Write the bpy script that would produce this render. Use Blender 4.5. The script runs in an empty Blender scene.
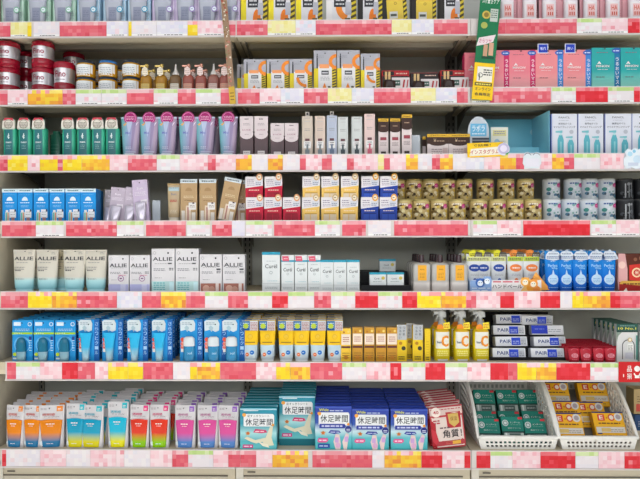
import bpy, math, random
from mathutils import Matrix, Vector
random.seed(7)
SC = bpy.context.scene
COL = SC.collection

# ------------------------------------------------------------------ camera
F, D, CZ = 554.0, 2.095, 1.03
YAW, ROLL = math.radians(0.72), math.radians(0.08)
_f = Vector((-math.sin(YAW), math.cos(YAW), 0)); _r0 = Vector((math.cos(YAW), math.sin(YAW), 0)); _u0 = Vector((0, 0, 1))
_r = _r0*math.cos(ROLL) - _u0*math.sin(ROLL); _u = _u0*math.cos(ROLL) + _r0*math.sin(ROLL)
cd = bpy.data.cameras.new('camera'); cam = bpy.data.objects.new('camera', cd); COL.objects.link(cam)
cd.sensor_width = 36; cd.lens = F/640*36; cd.clip_start = 0.05
cam.matrix_world = Matrix(((_r.x, _u.x, -_f.x, 0), (_r.y, _u.y, -_f.y, -D), (_r.z, _u.z, -_f.z, CZ), (0, 0, 0, 1)))
SC.camera = cam
def P(px, py, Y=0.0):
    d = _f*F + _r*(px-320) - _u*(py-239.5)
    t = (Y+D)/d.y
    return d.x*t, CZ + d.z*t
def X(px, Y=0.0): return P(px, 240, Y)[0]
def Z(py, Y=0.0, px=320): return P(px, py, Y)[1]

# ------------------------------------------------------------------ world, lights, exposure
w = bpy.data.worlds.new('World'); SC.world = w; w.use_nodes = True
w.node_tree.nodes['Background'].inputs[0].default_value = (0.93, 0.97, 1.0, 1)
w.node_tree.nodes['Background'].inputs[1].default_value = 0.62
def area(name, loc, rot, sx, sy, e, col=(.97, .985, 1), spread=180):
    l = bpy.data.lights.new(name, 'AREA'); l.shape = 'RECTANGLE'; l.size = sx; l.size_y = sy; l.energy = e; l.color = col; l.spread = math.radians(spread)
    o = bpy.data.objects.new(name, l); COL.objects.link(o); o.location = loc; o.rotation_euler = rot
area('ceiling_tube_light', (0, -1.6, 2.85), (math.radians(30), 0, 0), 5.0, 0.5, 16)
area('aisle_tube_light', (0, -3.6, 2.85), (math.radians(45), 0, 0), 6.0, 0.6, 40)
area('added_floor_bounce_light', (0, -1.35, 2.85), (0, 0, 0), 5.0, 0.5, 150, spread=55)  # added downlight: its bounce off the floor brightens the shelf undersides
area('far_aisle_light', (0, -7.5, 2.85), (math.radians(75), 0, 0), 9.0, 1.6, 260)
vs = SC.view_settings
vs.view_transform = 'Standard'; vs.look = 'None'; vs.gamma = 1; vs.use_curve_mapping = False; vs.exposure = -0.84

# ------------------------------------------------------------------ materials
def lin(h):
    c = [int(h[i:i+2], 16)/255 for i in (0, 2, 4)]
    return tuple(x/12.92 if x <= .04045 else ((x+.055)/1.055)**2.4 for x in c) + (1,)
_mc = {}
def M(h, rough=.45, metal=0., alpha=1., trans=0., noise=0.0):
    k = (h, rough, metal, alpha, trans, noise)
    if k in _mc: return _mc[k]
    m = bpy.data.materials.new('surface_'+h); m.use_nodes = True; nt = m.node_tree
    b = nt.nodes['Principled BSDF']
    b.inputs['Base Color'].default_value = lin(h); b.inputs['Roughness'].default_value = rough
    b.inputs['Metallic'].default_value = metal; b.inputs['Alpha'].default_value = alpha
    b.inputs['Transmission Weight'].default_value = trans
    b.inputs['Specular IOR Level'].default_value = .3 if rough > .35 else .5
    if noise:
        n = nt.nodes.new('ShaderNodeTexNoise'); n.inputs['Scale'].default_value = 14; n.inputs['Detail'].default_value = 5
        tc = nt.nodes.new('ShaderNodeTexCoord'); nt.links.new(tc.outputs['Object'], n.inputs['Vector'])
        mx = nt.nodes.new('ShaderNodeMix'); mx.data_type = 'RGBA'
        c = lin(h); mx.inputs[6].default_value = c; mx.inputs[7].default_value = tuple(x*(1-noise) for x in c[:3])+(1,)
        nt.links.new(n.outputs['Fac'], mx.inputs[0]); nt.links.new(mx.outputs[2], b.inputs['Base Color'])
    _mc[k] = m; return m
def GR(stops, axis=2, rough=.35):
    """printed colour gradient running along one axis of the thing itself"""
    k = ('g', tuple(stops), axis, rough)
    if k in _mc: return _mc[k]
    m = bpy.data.materials.new('printed_gradient'); m.use_nodes = True; nt = m.node_tree
    b = nt.nodes['Principled BSDF']; b.inputs['Roughness'].default_value = rough; b.inputs['Specular IOR Level'].default_value = .3
    tc = nt.nodes.new('ShaderNodeTexCoord'); sp = nt.nodes.new('ShaderNodeSeparateXYZ'); cr = nt.nodes.new('ShaderNodeValToRGB')
    nt.links.new(tc.outputs['Generated'], sp.inputs[0]); nt.links.new(sp.outputs[axis], cr.inputs[0]); nt.links.new(cr.outputs[0], b.inputs['Base Color'])
    el = cr.color_ramp.elements
    while len(el) < len(stops): el.new(.5)
    for e, (p, h) in zip(el, stops): e.position = p
    for e, (p, h) in zip(el, stops): e.color = lin(h)
    _mc[k] = m; return m
def mat(c):
    return M(c) if isinstance(c, str) else c

# ------------------------------------------------------------------ lettering
_tx = {}
def glyphs(s):
    if s in _tx: return _tx[s]
    cu = bpy.data.curves.new('t', 'FONT'); cu.body = s; cu.size = 1; cu.resolution_u = 2; cu.offset = .018 if s.isascii() else .009
    o = bpy.data.objects.new('t', cu); COL.objects.link(o)
    dg = bpy.context.evaluated_depsgraph_get()
    me = bpy.data.meshes.new_from_object(o.evaluated_get(dg))
    vv = [(v.co.x, v.co.y) for v in me.vertices]; ff = [tuple(p.vertices) for p in me.polygons]
    bpy.data.objects.remove(o); bpy.data.curves.remove(cu); bpy.data.meshes.remove(me)
    if not vv: vv = [(0, 0), (1, 0), (1, 1)]; ff = [(0, 1, 2)]
    x0 = min(a for a, _ in vv); x1 = max(a for a, _ in vv); y0 = min(b for _, b in vv); y1 = max(b for _, b in vv)
    r = ([((a-x0)/(x1-x0)-.5, (b-y0)/(y1-y0)-.5) for a, b in vv], ff, (y1-y0)/(x1-x0))
    _tx[s] = r; return r

# ------------------------------------------------------------------ mesh builder
class MB:
    def __init__(s): s.v = []; s.f = []; s.m = []; s.ms = []; s.sm = []; s.fy = lambda x, z: 0.0; s.k = 0; s.curved = False; s.W = s.H = 1
    def mi(s, c):
        m = mat(c)
        if m not in s.ms: s.ms.append(m)
        return s.ms.index(m)
    def add(s, vs, fs, c, smooth=False):
        b = len(s.v); s.v += [tuple(v) for v in vs]; i = s.mi(c)
        for f in fs: s.f.append(tuple(b+a for a in f)); s.m.append(i); s.sm.append(smooth)
    def box(s, x0, x1, y0, y1, z0, z1, c, xf=None):
        vs = [(x, y, z) for z in (z0, z1) for y in (y0, y1) for x in (x0, x1)]
        if xf: vs = [xf(v) for v in vs]
        s.add(vs, [(0, 2, 3, 1), (4, 5, 7, 6), (0, 1, 5, 4), (2, 6, 7, 3), (0, 4, 6, 2), (1, 3, 7, 5)], c)
    def loft(s, secs, c, n=20, smooth=True, front=False):
        """secs: (z, rx, ry, p[, cx, cy])"""
        vs = []; fs = []
        for q in secs:
            z, rx, ry, p = q[:4]; cx = q[4] if len(q) > 4 else 0; cy = q[5] if len(q) > 5 else 0
            for i in range(n):
                a = 2*math.pi*(i+.5)/n; ca, sa = math.cos(a), math.sin(a)
                vs.append((cx+rx*math.copysign(abs(ca)**(2/p), ca), cy+ry*math.copysign(abs(sa)**(2/p), sa), z))
        for j in range(len(secs)-1):
            for i in range(n):
                k = (i+1) % n; fs.append((j*n+i, j*n+k, (j+1)*n+k, (j+1)*n+i))
        s.add(vs, fs, c, smooth)
        s.add(vs[:n], [tuple(reversed(range(n)))], c); s.add(vs[-n:], [tuple(range(n))], c)
        if front:
            def fy(x, z):
                a = secs[0]; b = secs[-1]
                for q, t in zip(secs, secs[1:]):
                    if q[0] <= z <= t[0]: a, b = q, t; break
                t = 0 if b[0] == a[0] else min(1, max(0, (z-a[0])/(b[0]-a[0])))
                rx = a[1]+(b[1]-a[1])*t; ry = a[2]+(b[2]-a[2])*t; p = a[3]
                cy = (a[5] if len(a) > 5 else 0)
                u = min(.995, abs(x/rx)) if rx else 0
                return cy-ry*(1-u**p)**(1/p)
            s.fy = fy; s.curved = True
    def front(s, w, h, y=None):
        s.W, s.H = w, h
        if y is not None: s.fy = lambda x, z: y; s.curved = False
        return s
    def _y(s, x, z): return s.fy(x, z) - .0002*s.k - (.0006 if s.curved else .0001)
    # --- printed marks in fractions of the front face
    def R(s, u0, v0, u1, v1, c):
        s.k += 1; nx, nz = (8, 4) if s.curved else (1, 1); vs = []; fs = []
        for j in range(nz+1):
            for i in range(nx+1):
                x = (u0+(u1-u0)*i/nx-.5)*s.W; z = (v0+(v1-v0)*j/nz)*s.H; vs.append((x, s._y(x, z), z))
        for j in range(nz):
            for i in range(nx):
                a = j*(nx+1)+i; fs.append((a, a+1, a+nx+2, a+nx+1))
        s.add(vs, fs, c); return s
    def PL(s, pts, c):
        s.k += 1; vs = []
        for u, v in pts: x = (u-.5)*s.W; z = v*s.H; vs.append((x, s._y(x, z), z))
        n = len(vs)
        if not s.curved or n < 4: s.add(vs, [tuple(range(n))], c); return s
        # on a rounded body the shape is laid on in rings so that it follows the surface
        mx_ = sum(v[0] for v in vs)/n; mz_ = sum(v[2] for v in vs)/n; out = []; fs = []
        for t in (1, .66, .33):
            for v in vs: x = mx_+(v[0]-mx_)*t; z = mz_+(v[2]-mz_)*t; out.append((x, s._y(x, z), z))
        out.append((mx_, s._y(mx_, mz_), mz_))
        for q in range(2): fs += [(q*n+i, q*n+(i+1) % n, (q+1)*n+(i+1) % n, (q+1)*n+i) for i in range(n)]
        fs += [(2*n+i, 2*n+(i+1) % n, 3*n) for i in range(n)]
        s.add(out, fs, c); return s
    def E(s, cu, cv, ru, c, rv=None, n=16, a0=0, a1=360):
        rv = rv if rv is not None else ru*s.W/s.H
        return s.PL([(cu+ru*math.cos(math.radians(a0+(a1-a0)*i/n)), cv+rv*math.sin(math.radians(a0+(a1-a0)*i/n))) for i in range(n + (0 if a1-a0 == 360 else 1))], c)
    def ARC(s, cu, cv, ru, th, c, a0, a1, n=12):
        for i in range(n):
            p = []
            for a, r in ((i, ru), (i+1, ru), (i+1, ru-th), (i, ru-th)):
                t = math.radians(a0+(a1-a0)*a/n); p.append((cu+r*math.cos(t), cv+r*s.W/s.H*math.sin(t)))
            s.PL(p, c); s.k -= 1
        s.k += 1; return s
    def T(s, txt, cu, cv, wf, c, hf=None):
        s.k += 1; vv, ff, ar = glyphs(txt); W = wf*s.W; H = hf*s.H if hf else W*ar
        vs = []
        for a, b in vv:
            x = (cu-.5)*s.W + a*W; z = cv*s.H + b*H; vs.append((x, s._y(x, z), z))
        s.add(vs, ff, c); return s
    def TV(s, txt, cu, vt, ch, c):
        """vertical lettering, one character under another"""
        for i, t in enumerate(txt): s.T(t, cu, vt-ch*(i+.5), ch*.72*s.H/s.W, c, ch*.75)
        return s
    def L(s, cu, cv, wf, n, c, h=.012, gap=.035):
        """lines of small print"""
        rnd = random.Random(int(cu*97+cv*1013+n*7))
        for j in range(n):
            u = cu-wf/2; v = cv-j*gap
            while u < cu+wf/2-.02:
                q = min(rnd.uniform(.05, .14), cu+wf/2-u); s.R(u, v-h/2, u+q, v+h/2, c); s.k -= 1; u += q+.025
        s.k += 1; return s
    def mesh(s, name):
        me = bpy.data.meshes.new(name); me.from_pydata(s.v, [], s.f)
        for m in s.ms: me.materials.append(m)
        me.polygons.foreach_set('material_index', s.m); me.polygons.foreach_set('use_smooth', s.sm); me.update(); return me
    def build(s, name, parent=None):
        o = bpy.data.objects.new(name, s.mesh(name)); COL.objects.link(o)
        if parent: o.parent = parent
        return o

def empty(name):
    o = bpy.data.objects.new(name, None); COL.objects.link(o); o.empty_display_size = .02; return o
def tag(o, label, cat, group=None, kind=None):
    if label: o['label'] = label
    if cat: o['category'] = cat
    if group: o['group'] = group
    if kind: o['kind'] = kind
    return o
def dup(root):
    r = root.copy(); COL.objects.link(r)
    for ch in list(root.children):
        c = ch.copy(); COL.objects.link(c); c.parent = r
        for g in list(ch.children):
            d = g.copy(); COL.objects.link(d); d.parent = c
    return r

# ------------------------------------------------------------------ shelves
TOPS = [19.8, 88, 154, 220.2, 291.2, 362, 450]
BOTS = [36.5, 105, 171.5, 237.4, 309.4, 381, 468.8]
ZT = [Z(t) for t in TOPS]; ZB = [Z(b) for b in BOTS]
LIP = .004
ZS = [z-LIP for z in ZT]
BACK = .345
XB = [X(-6), X(235), X(471), X(471)+.905]
ORD = ['first', 'second', 'third', 'fourth', 'fifth', 'sixth', 'seventh', 'eighth', 'ninth', 'tenth', 'eleventh', 'twelfth', 'thirteenth', 'fourteenth', 'fifteenth', 'sixteenth', 'seventeenth', 'eighteenth', 'nineteenth', 'twentieth']
RAILS = ['top', 'second', 'third', 'fourth', 'fifth', 'sixth', 'lowest']
def pos_phrase(i, n):
    if n == 1: return ''
    if i == 0: return 'leftmost'
    if i == n-1: return 'rightmost'
    if i == n-2 and n > 4: return 'second from right'
    if i == n-3 and n > 6: return 'third from right'
    return ORD[i]+' from left'

beige = M('cbbfa6', .5, noise=.06); beige_l = M('d3c8b0', .5, noise=.05); greyp = M('c2c5be', .55, noise=.08); slot = M('1a1a1a'); railw = M('d6cecb', .4)
fl = MB(); fl.box(-4, 4, -5, 1.2, -.05, 0, M('e6e2d8', .25, noise=.06)); tag(fl.build('floor'), None, None, kind='structure')
wl = MB(); wl.box(-4, 4, .62, .72, 0, 3, M('bdb8ae', .7, noise=.05)); tag(wl.build('wall_back'), None, None, kind='structure')

bay_words = ['left', 'middle', 'right']
for b in range(3):
    x0, x1 = XB[b], XB[b+1]
    root = empty('shelving_unit'); root.location = ((x0+x1)/2, .18, 0)
    tag(root, ['left bay of beige metal shelving beside the plain end panel', 'middle bay of beige metal shelving holding foot sheet boxes', 'right bay of beige metal shelving with two white baskets at its bottom'][b], 'shelving', 'bays of the store shelving')
    ox, oy = root.location.x, .18
    def bx(m, a, c_, y0, y1, z0, z1, c): m.box(a-ox, c_-ox, y0-oy, y1-oy, z0, z1, c)
    m = MB(); bx(m, x0, x1, BACK, BACK+.02, .02, 2.25, greyp); m.build('back_panel', root)
    for e, xe in ((0, x0), (1, x1)):
        if e == 1 and b < 2: continue
        m = MB(); bx(m, xe-.018, xe+.018, BACK-.012, BACK-.0005, .02, 2.25, M('86847b', .5))
        for k in range(88):
            for sx in (-.009, .009):
                bx(m, xe+sx-.0025, xe+sx+.0025, BACK-.0128, BACK-.012, .05+k*.025, .064+k*.025, slot)
        m.build('upright', root)
    if b == 0:
        m = MB(); bx(m, x0-.03, x0-.002, -.004, BACK+.02, .0, 2.25, M('cdc5b3', .5, noise=.04)); m.build('end_panel', root)
    # plinth
    m = MB(); bx(m, x0+.002, x1-.002, .012, .03, 0, ZB[6]+.004, beige_l)
    bx(m, x0+.03, x1-.03, .0085, .012, .0, ZB[6]-.03, M('c2baa8', .5)); bx(m, x0+.002, x0+.03, .004, .012, 0, ZB[6], M('d8d2c4', .5))
    bx(m, x0+.03, x1-.03, .0078, .0086, ZB[6]-.034, ZB[6]-.029, M('5d574c')); bx(m, x0+.045, x0+.075, .008, .0085, ZB[6]-.02, ZB[6]-.014, M('6b655a'))
    m.build('plinth', root)
    for k in range(7):
        zt, zb, zs = ZT[k], ZB[k], ZS[k]
        m = MB()
        bx(m, x0+.002, x1-.002, .006, BACK-.013, zs-.03, zs, beige)
        bx(m, x0+.002, x1-.002, .006, .095, zs-.045, zs-.03, beige_l)
        if k < 6:
            bx(m, x0+.03, x1-.03, .16, .195, zs-.046, zs-.03, M('a8a192', .5))
        sh = m.build('shelf', root)
        r = MB()
        sx0 = x0 if b else X([0, 0, 0, 1, 0, 5, 0][k])
        bx(r, sx0+.001, x1-.001, 0, .005, zb, zt, railw)
        bx(r, sx0+.001, x1-.001, -.004, .0, zb, zb+.004, M('dcd4d2', .35)); bx(r, sx0+.001, x1-.001, -.002, .0, zt-.003, zt, M('dcd4d2', .35))
        r.build('price_rail', sh)
        if k < 6:
            for xe, sg in ((x0, 1), (x1, -1)):
                q = MB(); xa = xe+sg*.026
                pts = [(.03, zs-.03), (BACK-.02, zs-.03), (BACK-.02, zs-.10), (BACK-.05, zs-.085), (.2, zs-.055), (.05, zs-.042)]
                n = len(pts)
                vs_ = [(xa-ox-.0015, y-oy, z) for y, z in pts]+[(xa-ox+.0015, y-oy, z) for y, z in pts]
                q.add(vs_, [tuple(reversed(range(n))), tuple(range(n, 2*n))]+[(i, (i+1) % n, n+(i+1) % n, n+i) for i in range(n)], M('6a665e', .5))
                q.build('bracket', sh)

# ------------------------------------------------------------------ price cards with their blocks of print
PAL = {
 'R': ['de5e6c', 'dc586a', 'e06a76', 'e27883', 'd84c5c', 'e69aa4'],
 'V': ['da2836', 'd8222e', 'dc303e', 'e04450', 'd62430', 'ea8088'],
 'P': ['f2d0d6', 'f0c6ce', 'f4dce0', 'eeb4be', 'f2dade', 'ea9ea8'],
 'W': ['e9e0e5', 'e4dee6', 'ece6e8', 'e8e2e8', 'ecdfe2', 'ead6da'],
 'B': ['e2deea', 'dedaea', 'e8e6ec', 'd6dce8', 'e6e0e8', 'ecd4dc'],
 'L': ['eee6a4', 'ece29a', 'efe9b4', 'eadf8c', 'f0dfae', 'eee6bc'],
 'Y': ['f2d420', 'f0d028', 'f4da38', 'f0cc1c', 'f2dc60', 'eebf34'],
 'O': ['eeb034', 'eaa038', 'f0c038', 'e68c40', 'f0cc3c', 'eeae48'],
'G': ['e8e0e4', 'eae4e8', 'ecd8de', 'e4dee4', 'ece8ea', 'ecbcc6'],
}
WORD = dict(R='red', V='bright red', P='pale pink', W='white', B='bluish white', L='pale yellow', Y='yellow', O='orange', G='green-topped white')
CARDS = [
 "0R11L28Y32 34W60 60R107 107B128 129Y132 132W157 157B188 188Y198 198P226 226R236 237R268 268L296 296B316 316R392 392L412 412B434 434R468 490R506 506R577 577G602 602P628 628V640",
 "0R8P28 28O63 63R76 76G102 102G127 127R154 154G178 178R196 196G221 221R233 238R260 260P281 281B304 304R328 328L352 352B374 374R411 411L436 436B457 457R468 472L489 490R551 552G576 576V608 608G634 634V640",
 "0R8Y28 28P40 40Y58 58R63 63Y82 82O110 110P128 128R157 157G180 180P208 208R216 216P236 236O252 252W268 268O283 283W300 300R306 306P322 322R332 332W347 347R354 354P378 378L384 384R390 390P406 406O418 418W432 432R440 440O453 453W466 466B484 484P500 500O516 516R524 524W540 540P552 552O564 564R574 574G600 600P624 624B640",
 "2R36 36G64 66R117 117G144 146R186 187G210 212R232 232B245 246G272 274R315 315G340 342R366 368W391 394R468 473G497 497P521 523V590 591G616 616P639",
 "1R20 20R28 28Y52 52O77 77R117 117B142 142R161 161O186 186R205 205G228 228R248 248G272 272V288 288G314 314R331 331G355 355V378 378G402 402V417 417Y441 441O466 466R476 476P500 500V514 514P540 540V560 560W572 572Y583 583O610 610V620 620R640",
 "7R16 16G40 40P62 62V78 78R95 95P108 108Y128 128Y143 143R173 173W190 190Y197 197O220 220R256 256P276 276Y290 290O310 310R342 342G366 366P390 390V401 401G425 425V445 445G467 467P490 490V508 508R517 517Y536 536O556 556V590 590G618",
 "2V6 6W40 40P66 66W90 90P116 116P124 124W150 150P172 172R188 188G213 213P228 228R240 240R256 256P272 272O308 312R372 372W384 384O421 421V442 442P464 464V470 476V490 490G512 512P540 540V575 575G598 598P624 624V640",
]
import re
for k, spec in enumerate(CARDS):
    segs = []
    for part in spec.split():
        t = re.findall(r'\d+|[A-Z]', part)
        for i in range(0, len(t)-2, 2): segs.append((float(t[i]), t[i+1], float(t[i+2])))
    cnt = {}
    for _, c, _ in segs: cnt[c] = cnt.get(c, 0)+1
    seen = {}
    for a, c, b in segs:
        n = seen.get(c, 0); seen[c] = n+1
        x0, x1 = X(a), X(b); zb, zt = ZB[k]+.006, ZT[k]-.003
        cx = (x0+x1)/2; m = MB(); w_ = x1-x0; h_ = zt-zb
        m.box(-w_/2+.0006, w_/2-.0006, -.0011, -.0001, 0, h_, PAL[c][0]); m.front(w_, h_, -.0012)
        rnd = random.Random(k*1000+int(a)); nx = max(1, round((b-a)/4.3)); nz = 4
        pal = PAL[c]
        for j in range(nz):
            for i in range(nx):
                # mid rows of the card carry the densest print
                q = rnd.random()
                cc = pal[0] if q < .38 else pal[1] if q < .6 else pal[2] if q < .76 else pal[3] if q < .87 else pal[4] if q < .96 else pal[5]
                if c == 'G' and j == nz-1: cc = rnd.choice(['b8d484', 'c0d88c', 'd0deaa'])
                if c in 'RV' and j == nz-1 and k != 5: cc = rnd.choice(['e8a0a8', 'ecbcc0', 'e4949e']) if c == 'R' else rnd.choice(['e88890', 'e26a74'])
                if c in 'YO' and j == nz-1: cc = rnd.choice(['f4a0a0', 'f6e070', 'f0c8d0', 'f8dc50'])
                e = .008
                m.R(max(i/nx, e), j/nz if j else .0, min((i+1)/nx, 1-e), (j+1)/nz, cc); m.k = 0
        if c in 'WGBPL' and k in (0, 1, 3) and w_ > .06: m.k = 2; m.R(.01, .0, .99, .13, 'f8f6f6'); m.L(.55, .06, .6, 1, '6a6468', h=.05)
        o = m.build('price_card'); o.location = (cx, -.0002, zb)
        ph = pos_phrase(n, cnt[c])
        tag(o, f"{WORD[c]} price card on the {RAILS[k]} rail"+(f", {ph} of its colour" if ph else ''), 'price card', 'price cards along the shelf rails')

# ------------------------------------------------------------------ stocking
def pw(px): return px*(D+.035)/F                       # size in metres of that many pixels at the shelf front
class Kind:
    def __init__(s, root, w, h, d): s.root, s.w, s.h, s.d, s.used, s.round = root, w, h, d, False, False
    def get(s):
        if not s.used: s.used = True; return s.root
        return dup(s.root)
def hgt(row, top, Y=.03, base=0.): return Z(top, Y)-ZS[row]-base
ALL = []
def put(kind, x, y_front, z, rz=0, lean=0, label='', cat='', group=None, rx=0):
    o = kind.get(); o.location = (x, y_front+kind.d/2, z); o.rotation_euler = (rx, lean, rz)
    tag(o, label, cat, group); return o
SIDEPH = ['at the front', 'second from front', 'third from front', 'fourth from front', 'fifth from front', 'sixth from front', 'seventh from front', 'eighth from front']
def stock(kind, row, pxs, desc, cat, group, Y=.03, deep=1, gap=.004, lean=0, base=0., jit=.0, extra='', twist=0., pn=None, p0=0):
    n = pn or len(pxs)
    for i, px in enumerate(pxs):
        x0 = X(px, Y+(kind.d/2 if kind.round else 0))
        for k in range(deep):
            y = Y+k*(kind.d+gap)
            if y+kind.d > BACK-.015: break
            rn = random.Random(hash((desc, i, k)) if False else (i*31+k*7+len(desc)))
            j = rn.uniform(-jit, jit) if (k or jit < .003) else rn.uniform(-jit, jit)*.3
            ph = pos_phrase(i+p0, n)
            lab = desc + (', '+ph if ph else '') + ((' column' if ph else '')+', '+SIDEPH[k] if deep > 1 else '') + (', '+extra if extra else '')
            ln = lean[i] if isinstance(lean, (list, tuple)) else lean
            put(kind, x0+j, y, ZS[row]+base+(kind.w/2*abs(math.sin(ln)) if ln else 0), rz=rn.uniform(-twist, twist), lean=ln, label=lab, cat=cat, group=group)

def carton(name, w, h, d, base, side=None, top=None, tab=None):
    """folding carton with bevelled edges; returns a builder ready for print"""
    m = MB(); e = min(.0012, w*.05)
    a = w/2-.0004
    c8 = lambda q: [(-a+q, -d/2), (a-q, -d/2), (a, -d/2+q), (a, d/2-q), (a-q, d/2), (-a+q, d/2), (-a, d/2-q), (-a, -d/2+q)]
    vs_ = [(x, y, z) for (q, z) in ((e, 0), (e, h-e)) for x, y in c8(q)]+[(x*.985, y*.985, h) for x, y in c8(e*1.6)]
    m.add(vs_, [tuple(reversed(range(8)))], base)
    for j in range(2):
        for i in range(8):
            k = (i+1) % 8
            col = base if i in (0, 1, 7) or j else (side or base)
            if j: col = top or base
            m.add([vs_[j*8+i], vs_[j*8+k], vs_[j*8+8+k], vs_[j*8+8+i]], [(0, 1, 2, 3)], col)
    m.add(vs_[16:], [tuple(range(8))], top or base)
    m.front(w, h, -d/2); return m
def single(name, m, w, h, d): return Kind(m.build(name), w, h, d)

def tube(name, w, h, body, cap, rb=.36, capf=.16, capw=None, deco=None, crimp=None, top_c=None, part_cap='cap'):
    """squeeze tube standing on its cap, flat crimped end up"""
    root = empty(name); r = w*rb; ch = h*capf
    m = MB(); secs = [(ch, r*.96, r*.55, 2)]
    for t in (.02, .15, .35, .55, .75, .93):
        z = ch+(h-ch)*t; secs.append((z, r+(w/2-r)*t**.8, r*.55*(1-t)**.75+.0015, 2))
    secs += [(h-.006, w/2, .0016, 2.5), (h, w/2, .0014, 2.5)]
    m.loft(secs, body, n=20, front=True); m.front(w, h)
    if crimp: m.R(.02, .955, .98, .995, crimp)
    if deco: deco(m)
    m.build('tube_body', root)
    c = MB(); cw = capw or r*.94
    c.loft([(0, cw, cw*.55, 2), (ch*.95, cw*.97, cw*.53, 2), (ch, cw*.9, cw*.5, 2)], cap, n=20); c.build(part_cap, root)
    kk = Kind(root, w, h, r*1.15); kk.round = True; return kk

def spout_cap(m, z, r, c, h=.02): m.loft([(z, r, r, 2), (z+h*.9, r*.95, r*.95, 2), (z+h, r*.8, r*.8, 2)], c, n=14)

# ================================================================== TOP ROW (row 0)
h0 = hgt(0, -24)
def pastel(bc, ic, tagc):
    w, d = pw(23.5), .045; root = empty('hair_milk_pack')
    m = carton('', w, h0, d, bc)
    m.R(.06, .05, .94, .93, M(ic, .3)); m.R(.1, .05, .16, .6, bc).R(.84, .05, .9, .6, bc); m.L(.82, .3, .2, 5, 'aab8c0'); m.build('backing_carton', root)
    b = MB(); g = M('b6bac8', .25)
    b.loft([(.004, w*.3, .012, 2, 0, -d/2-.011), (h0*.3, w*.34, .013, 2, 0, -d/2-.011), (h0*.62, w*.4, .012, 2, 0, -d/2-.011), (h0*.68, w*.42, .006, 2, 0, -d/2-.011)], g, n=18, front=True)
    b.front(w, h0); b.R(.33, .05, .67, .35, '8f94aa').L(.5, .27, .24, 4, '646a84', h=.008); b.build('bottle', root)
    t = MB(); t.front(w, h0, -d/2-.025); t.E(.82, .3, .13, tagc).E(.82, .3, .09, 'dfeaf0').L(.82, .3, .12, 1, tagc); t.build('round_sticker', root)
    return Kind(root, w, h0, d)
kg, kb, kl = pastel('b4d8c4', 'd5ebe0', '7fb89c'), pastel('a8cbe2', 'cfe2f0', '3c9cc0'), pastel('c9b6da', 'e2d6ec', '9a86c0')
stock(kg, 0, [13, 39.5, 64.5], 'mint green hair milk pack on top row', 'hair care pack', 'pastel packs on the top row', Y=.04)
stock(kb, 0, [89, 115, 139.5], 'light blue hair milk pack on top row', 'hair care pack', 'pastel packs on the top row', Y=.04)
stock(kl, 0, [164, 186.5, 208.5, 229], 'lavender hair milk pack on top row', 'hair care pack', 'pastel packs on the top row', Y=.04)

def hazard(m, u0, u1, v0, v1, n=9, c='4a4018', c2='d8c028'):
    m.R(u0, v0, u1, v1, c2); m.k += 1
    for i in range(n):
        a = v0+(v1-v0)*i/n; q = (v1-v0)/n
        m.PL([(u0, a), (u1, a+q*.5), (u1, min(v1, a+q)), (u0, a+q*.5)], c); m.k -= 1
    m.k += 1
def cbox(name, w, h, d, left, arc='low', dark=False, top=False):
    m = carton('', w, h, d, 'e8d225' if not dark else '2a2622', side='e8d225' if not dark else '2a2622')
    if left: m.R(0, 0, .2, 1, left)
    if not top: m.R(.2, 0, .86, 1, 'e4e2e6')
    hazard(m, .82, 1, 0, 1 if not top else .62)
    if top:   # smaller upright carton with silver head, bottle picture and half-moon
        m.R(.0, .56, 1, 1, 'aeaeb8'); m.R(.12, .56, .18, .86, '2e3038'); m.R(.13, .86, .17, .92, '2e3038'); m.E(.5, .93, .03, '3a3a3a')
        m.R(.2, .02, .8, .6, 'e8e6e8'); m.ARC(1.0, .72, .34, .15, 'ef8a2a', 90, 270)
        m.R(.25, .56, .68, .66, 'f0a068'); m.R(.34, .4, .66, .5, '33343a'); m.R(.37, .43, .63, .465, 'c8c8cc'); m.L(.5, .34, .4, 3, '9a9aa0'); m.L(.3, .86, .3, 2, '9a9aa4')
        if arc == 'ring': m.ARC(.72, .42, .42, .13, 'ef8a2a', 180, 275)
        else: m.PL([(.4, .02), (.4, .1), (.48, .2), (.56, .08), (.56, .02)], 'ef8a2a')
        m.R(.62, .03, .74, .12, '56503a')
    else:
        m.E(.6, .12, .15, M('ef7f20'), rv=.2) if arc == 'low' else None
        if arc == 'low': m.PL([(.46, .1), (.6, .34), (.7, .1), (.66, 0.02), (.5, .02)], 'ef7f20')
        if arc == 'ring': m.ARC(.82, .36, .5, .2, 'ef8a2a', 110, 250)
        m.R(.26, .36, .66, .62, '33343a'); m.L(.46, .5, .28, 2, 'd0d0d4', h=.03, gap=.08); m.R(.64, .2, .84, .46, 'b7b7c2'); m.R(.2, 0, .82, .05, 'c2a860')
        m.R(.62, .06, .8, .13, '6a6040')
    return single(name, m, w, h, d)
kA = cbox('serum_carton', pw(26.5), h0, .05, 'f0dc28'); kB = cbox('serum_carton', pw(30), h0, .05, 'ece9ea', 'ring'); kC = cbox('serum_carton', pw(24), h0, .05, '26231f', 'low', True)
stock(kA, 0, [254.5, 282, 309.5], 'yellow and white serum carton with orange flame on top row', 'serum carton', 'serum cartons on the top row', Y=.035)
stock(kB, 0, [341.5], 'white serum carton with large orange ring on top row', 'serum carton', 'serum cartons on the top row', Y=.035)
stock(kC, 0, [370.5, 452], 'black-edged white serum carton with orange flame on top row', 'serum carton', 'serum cartons on the top row', Y=.035)
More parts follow.
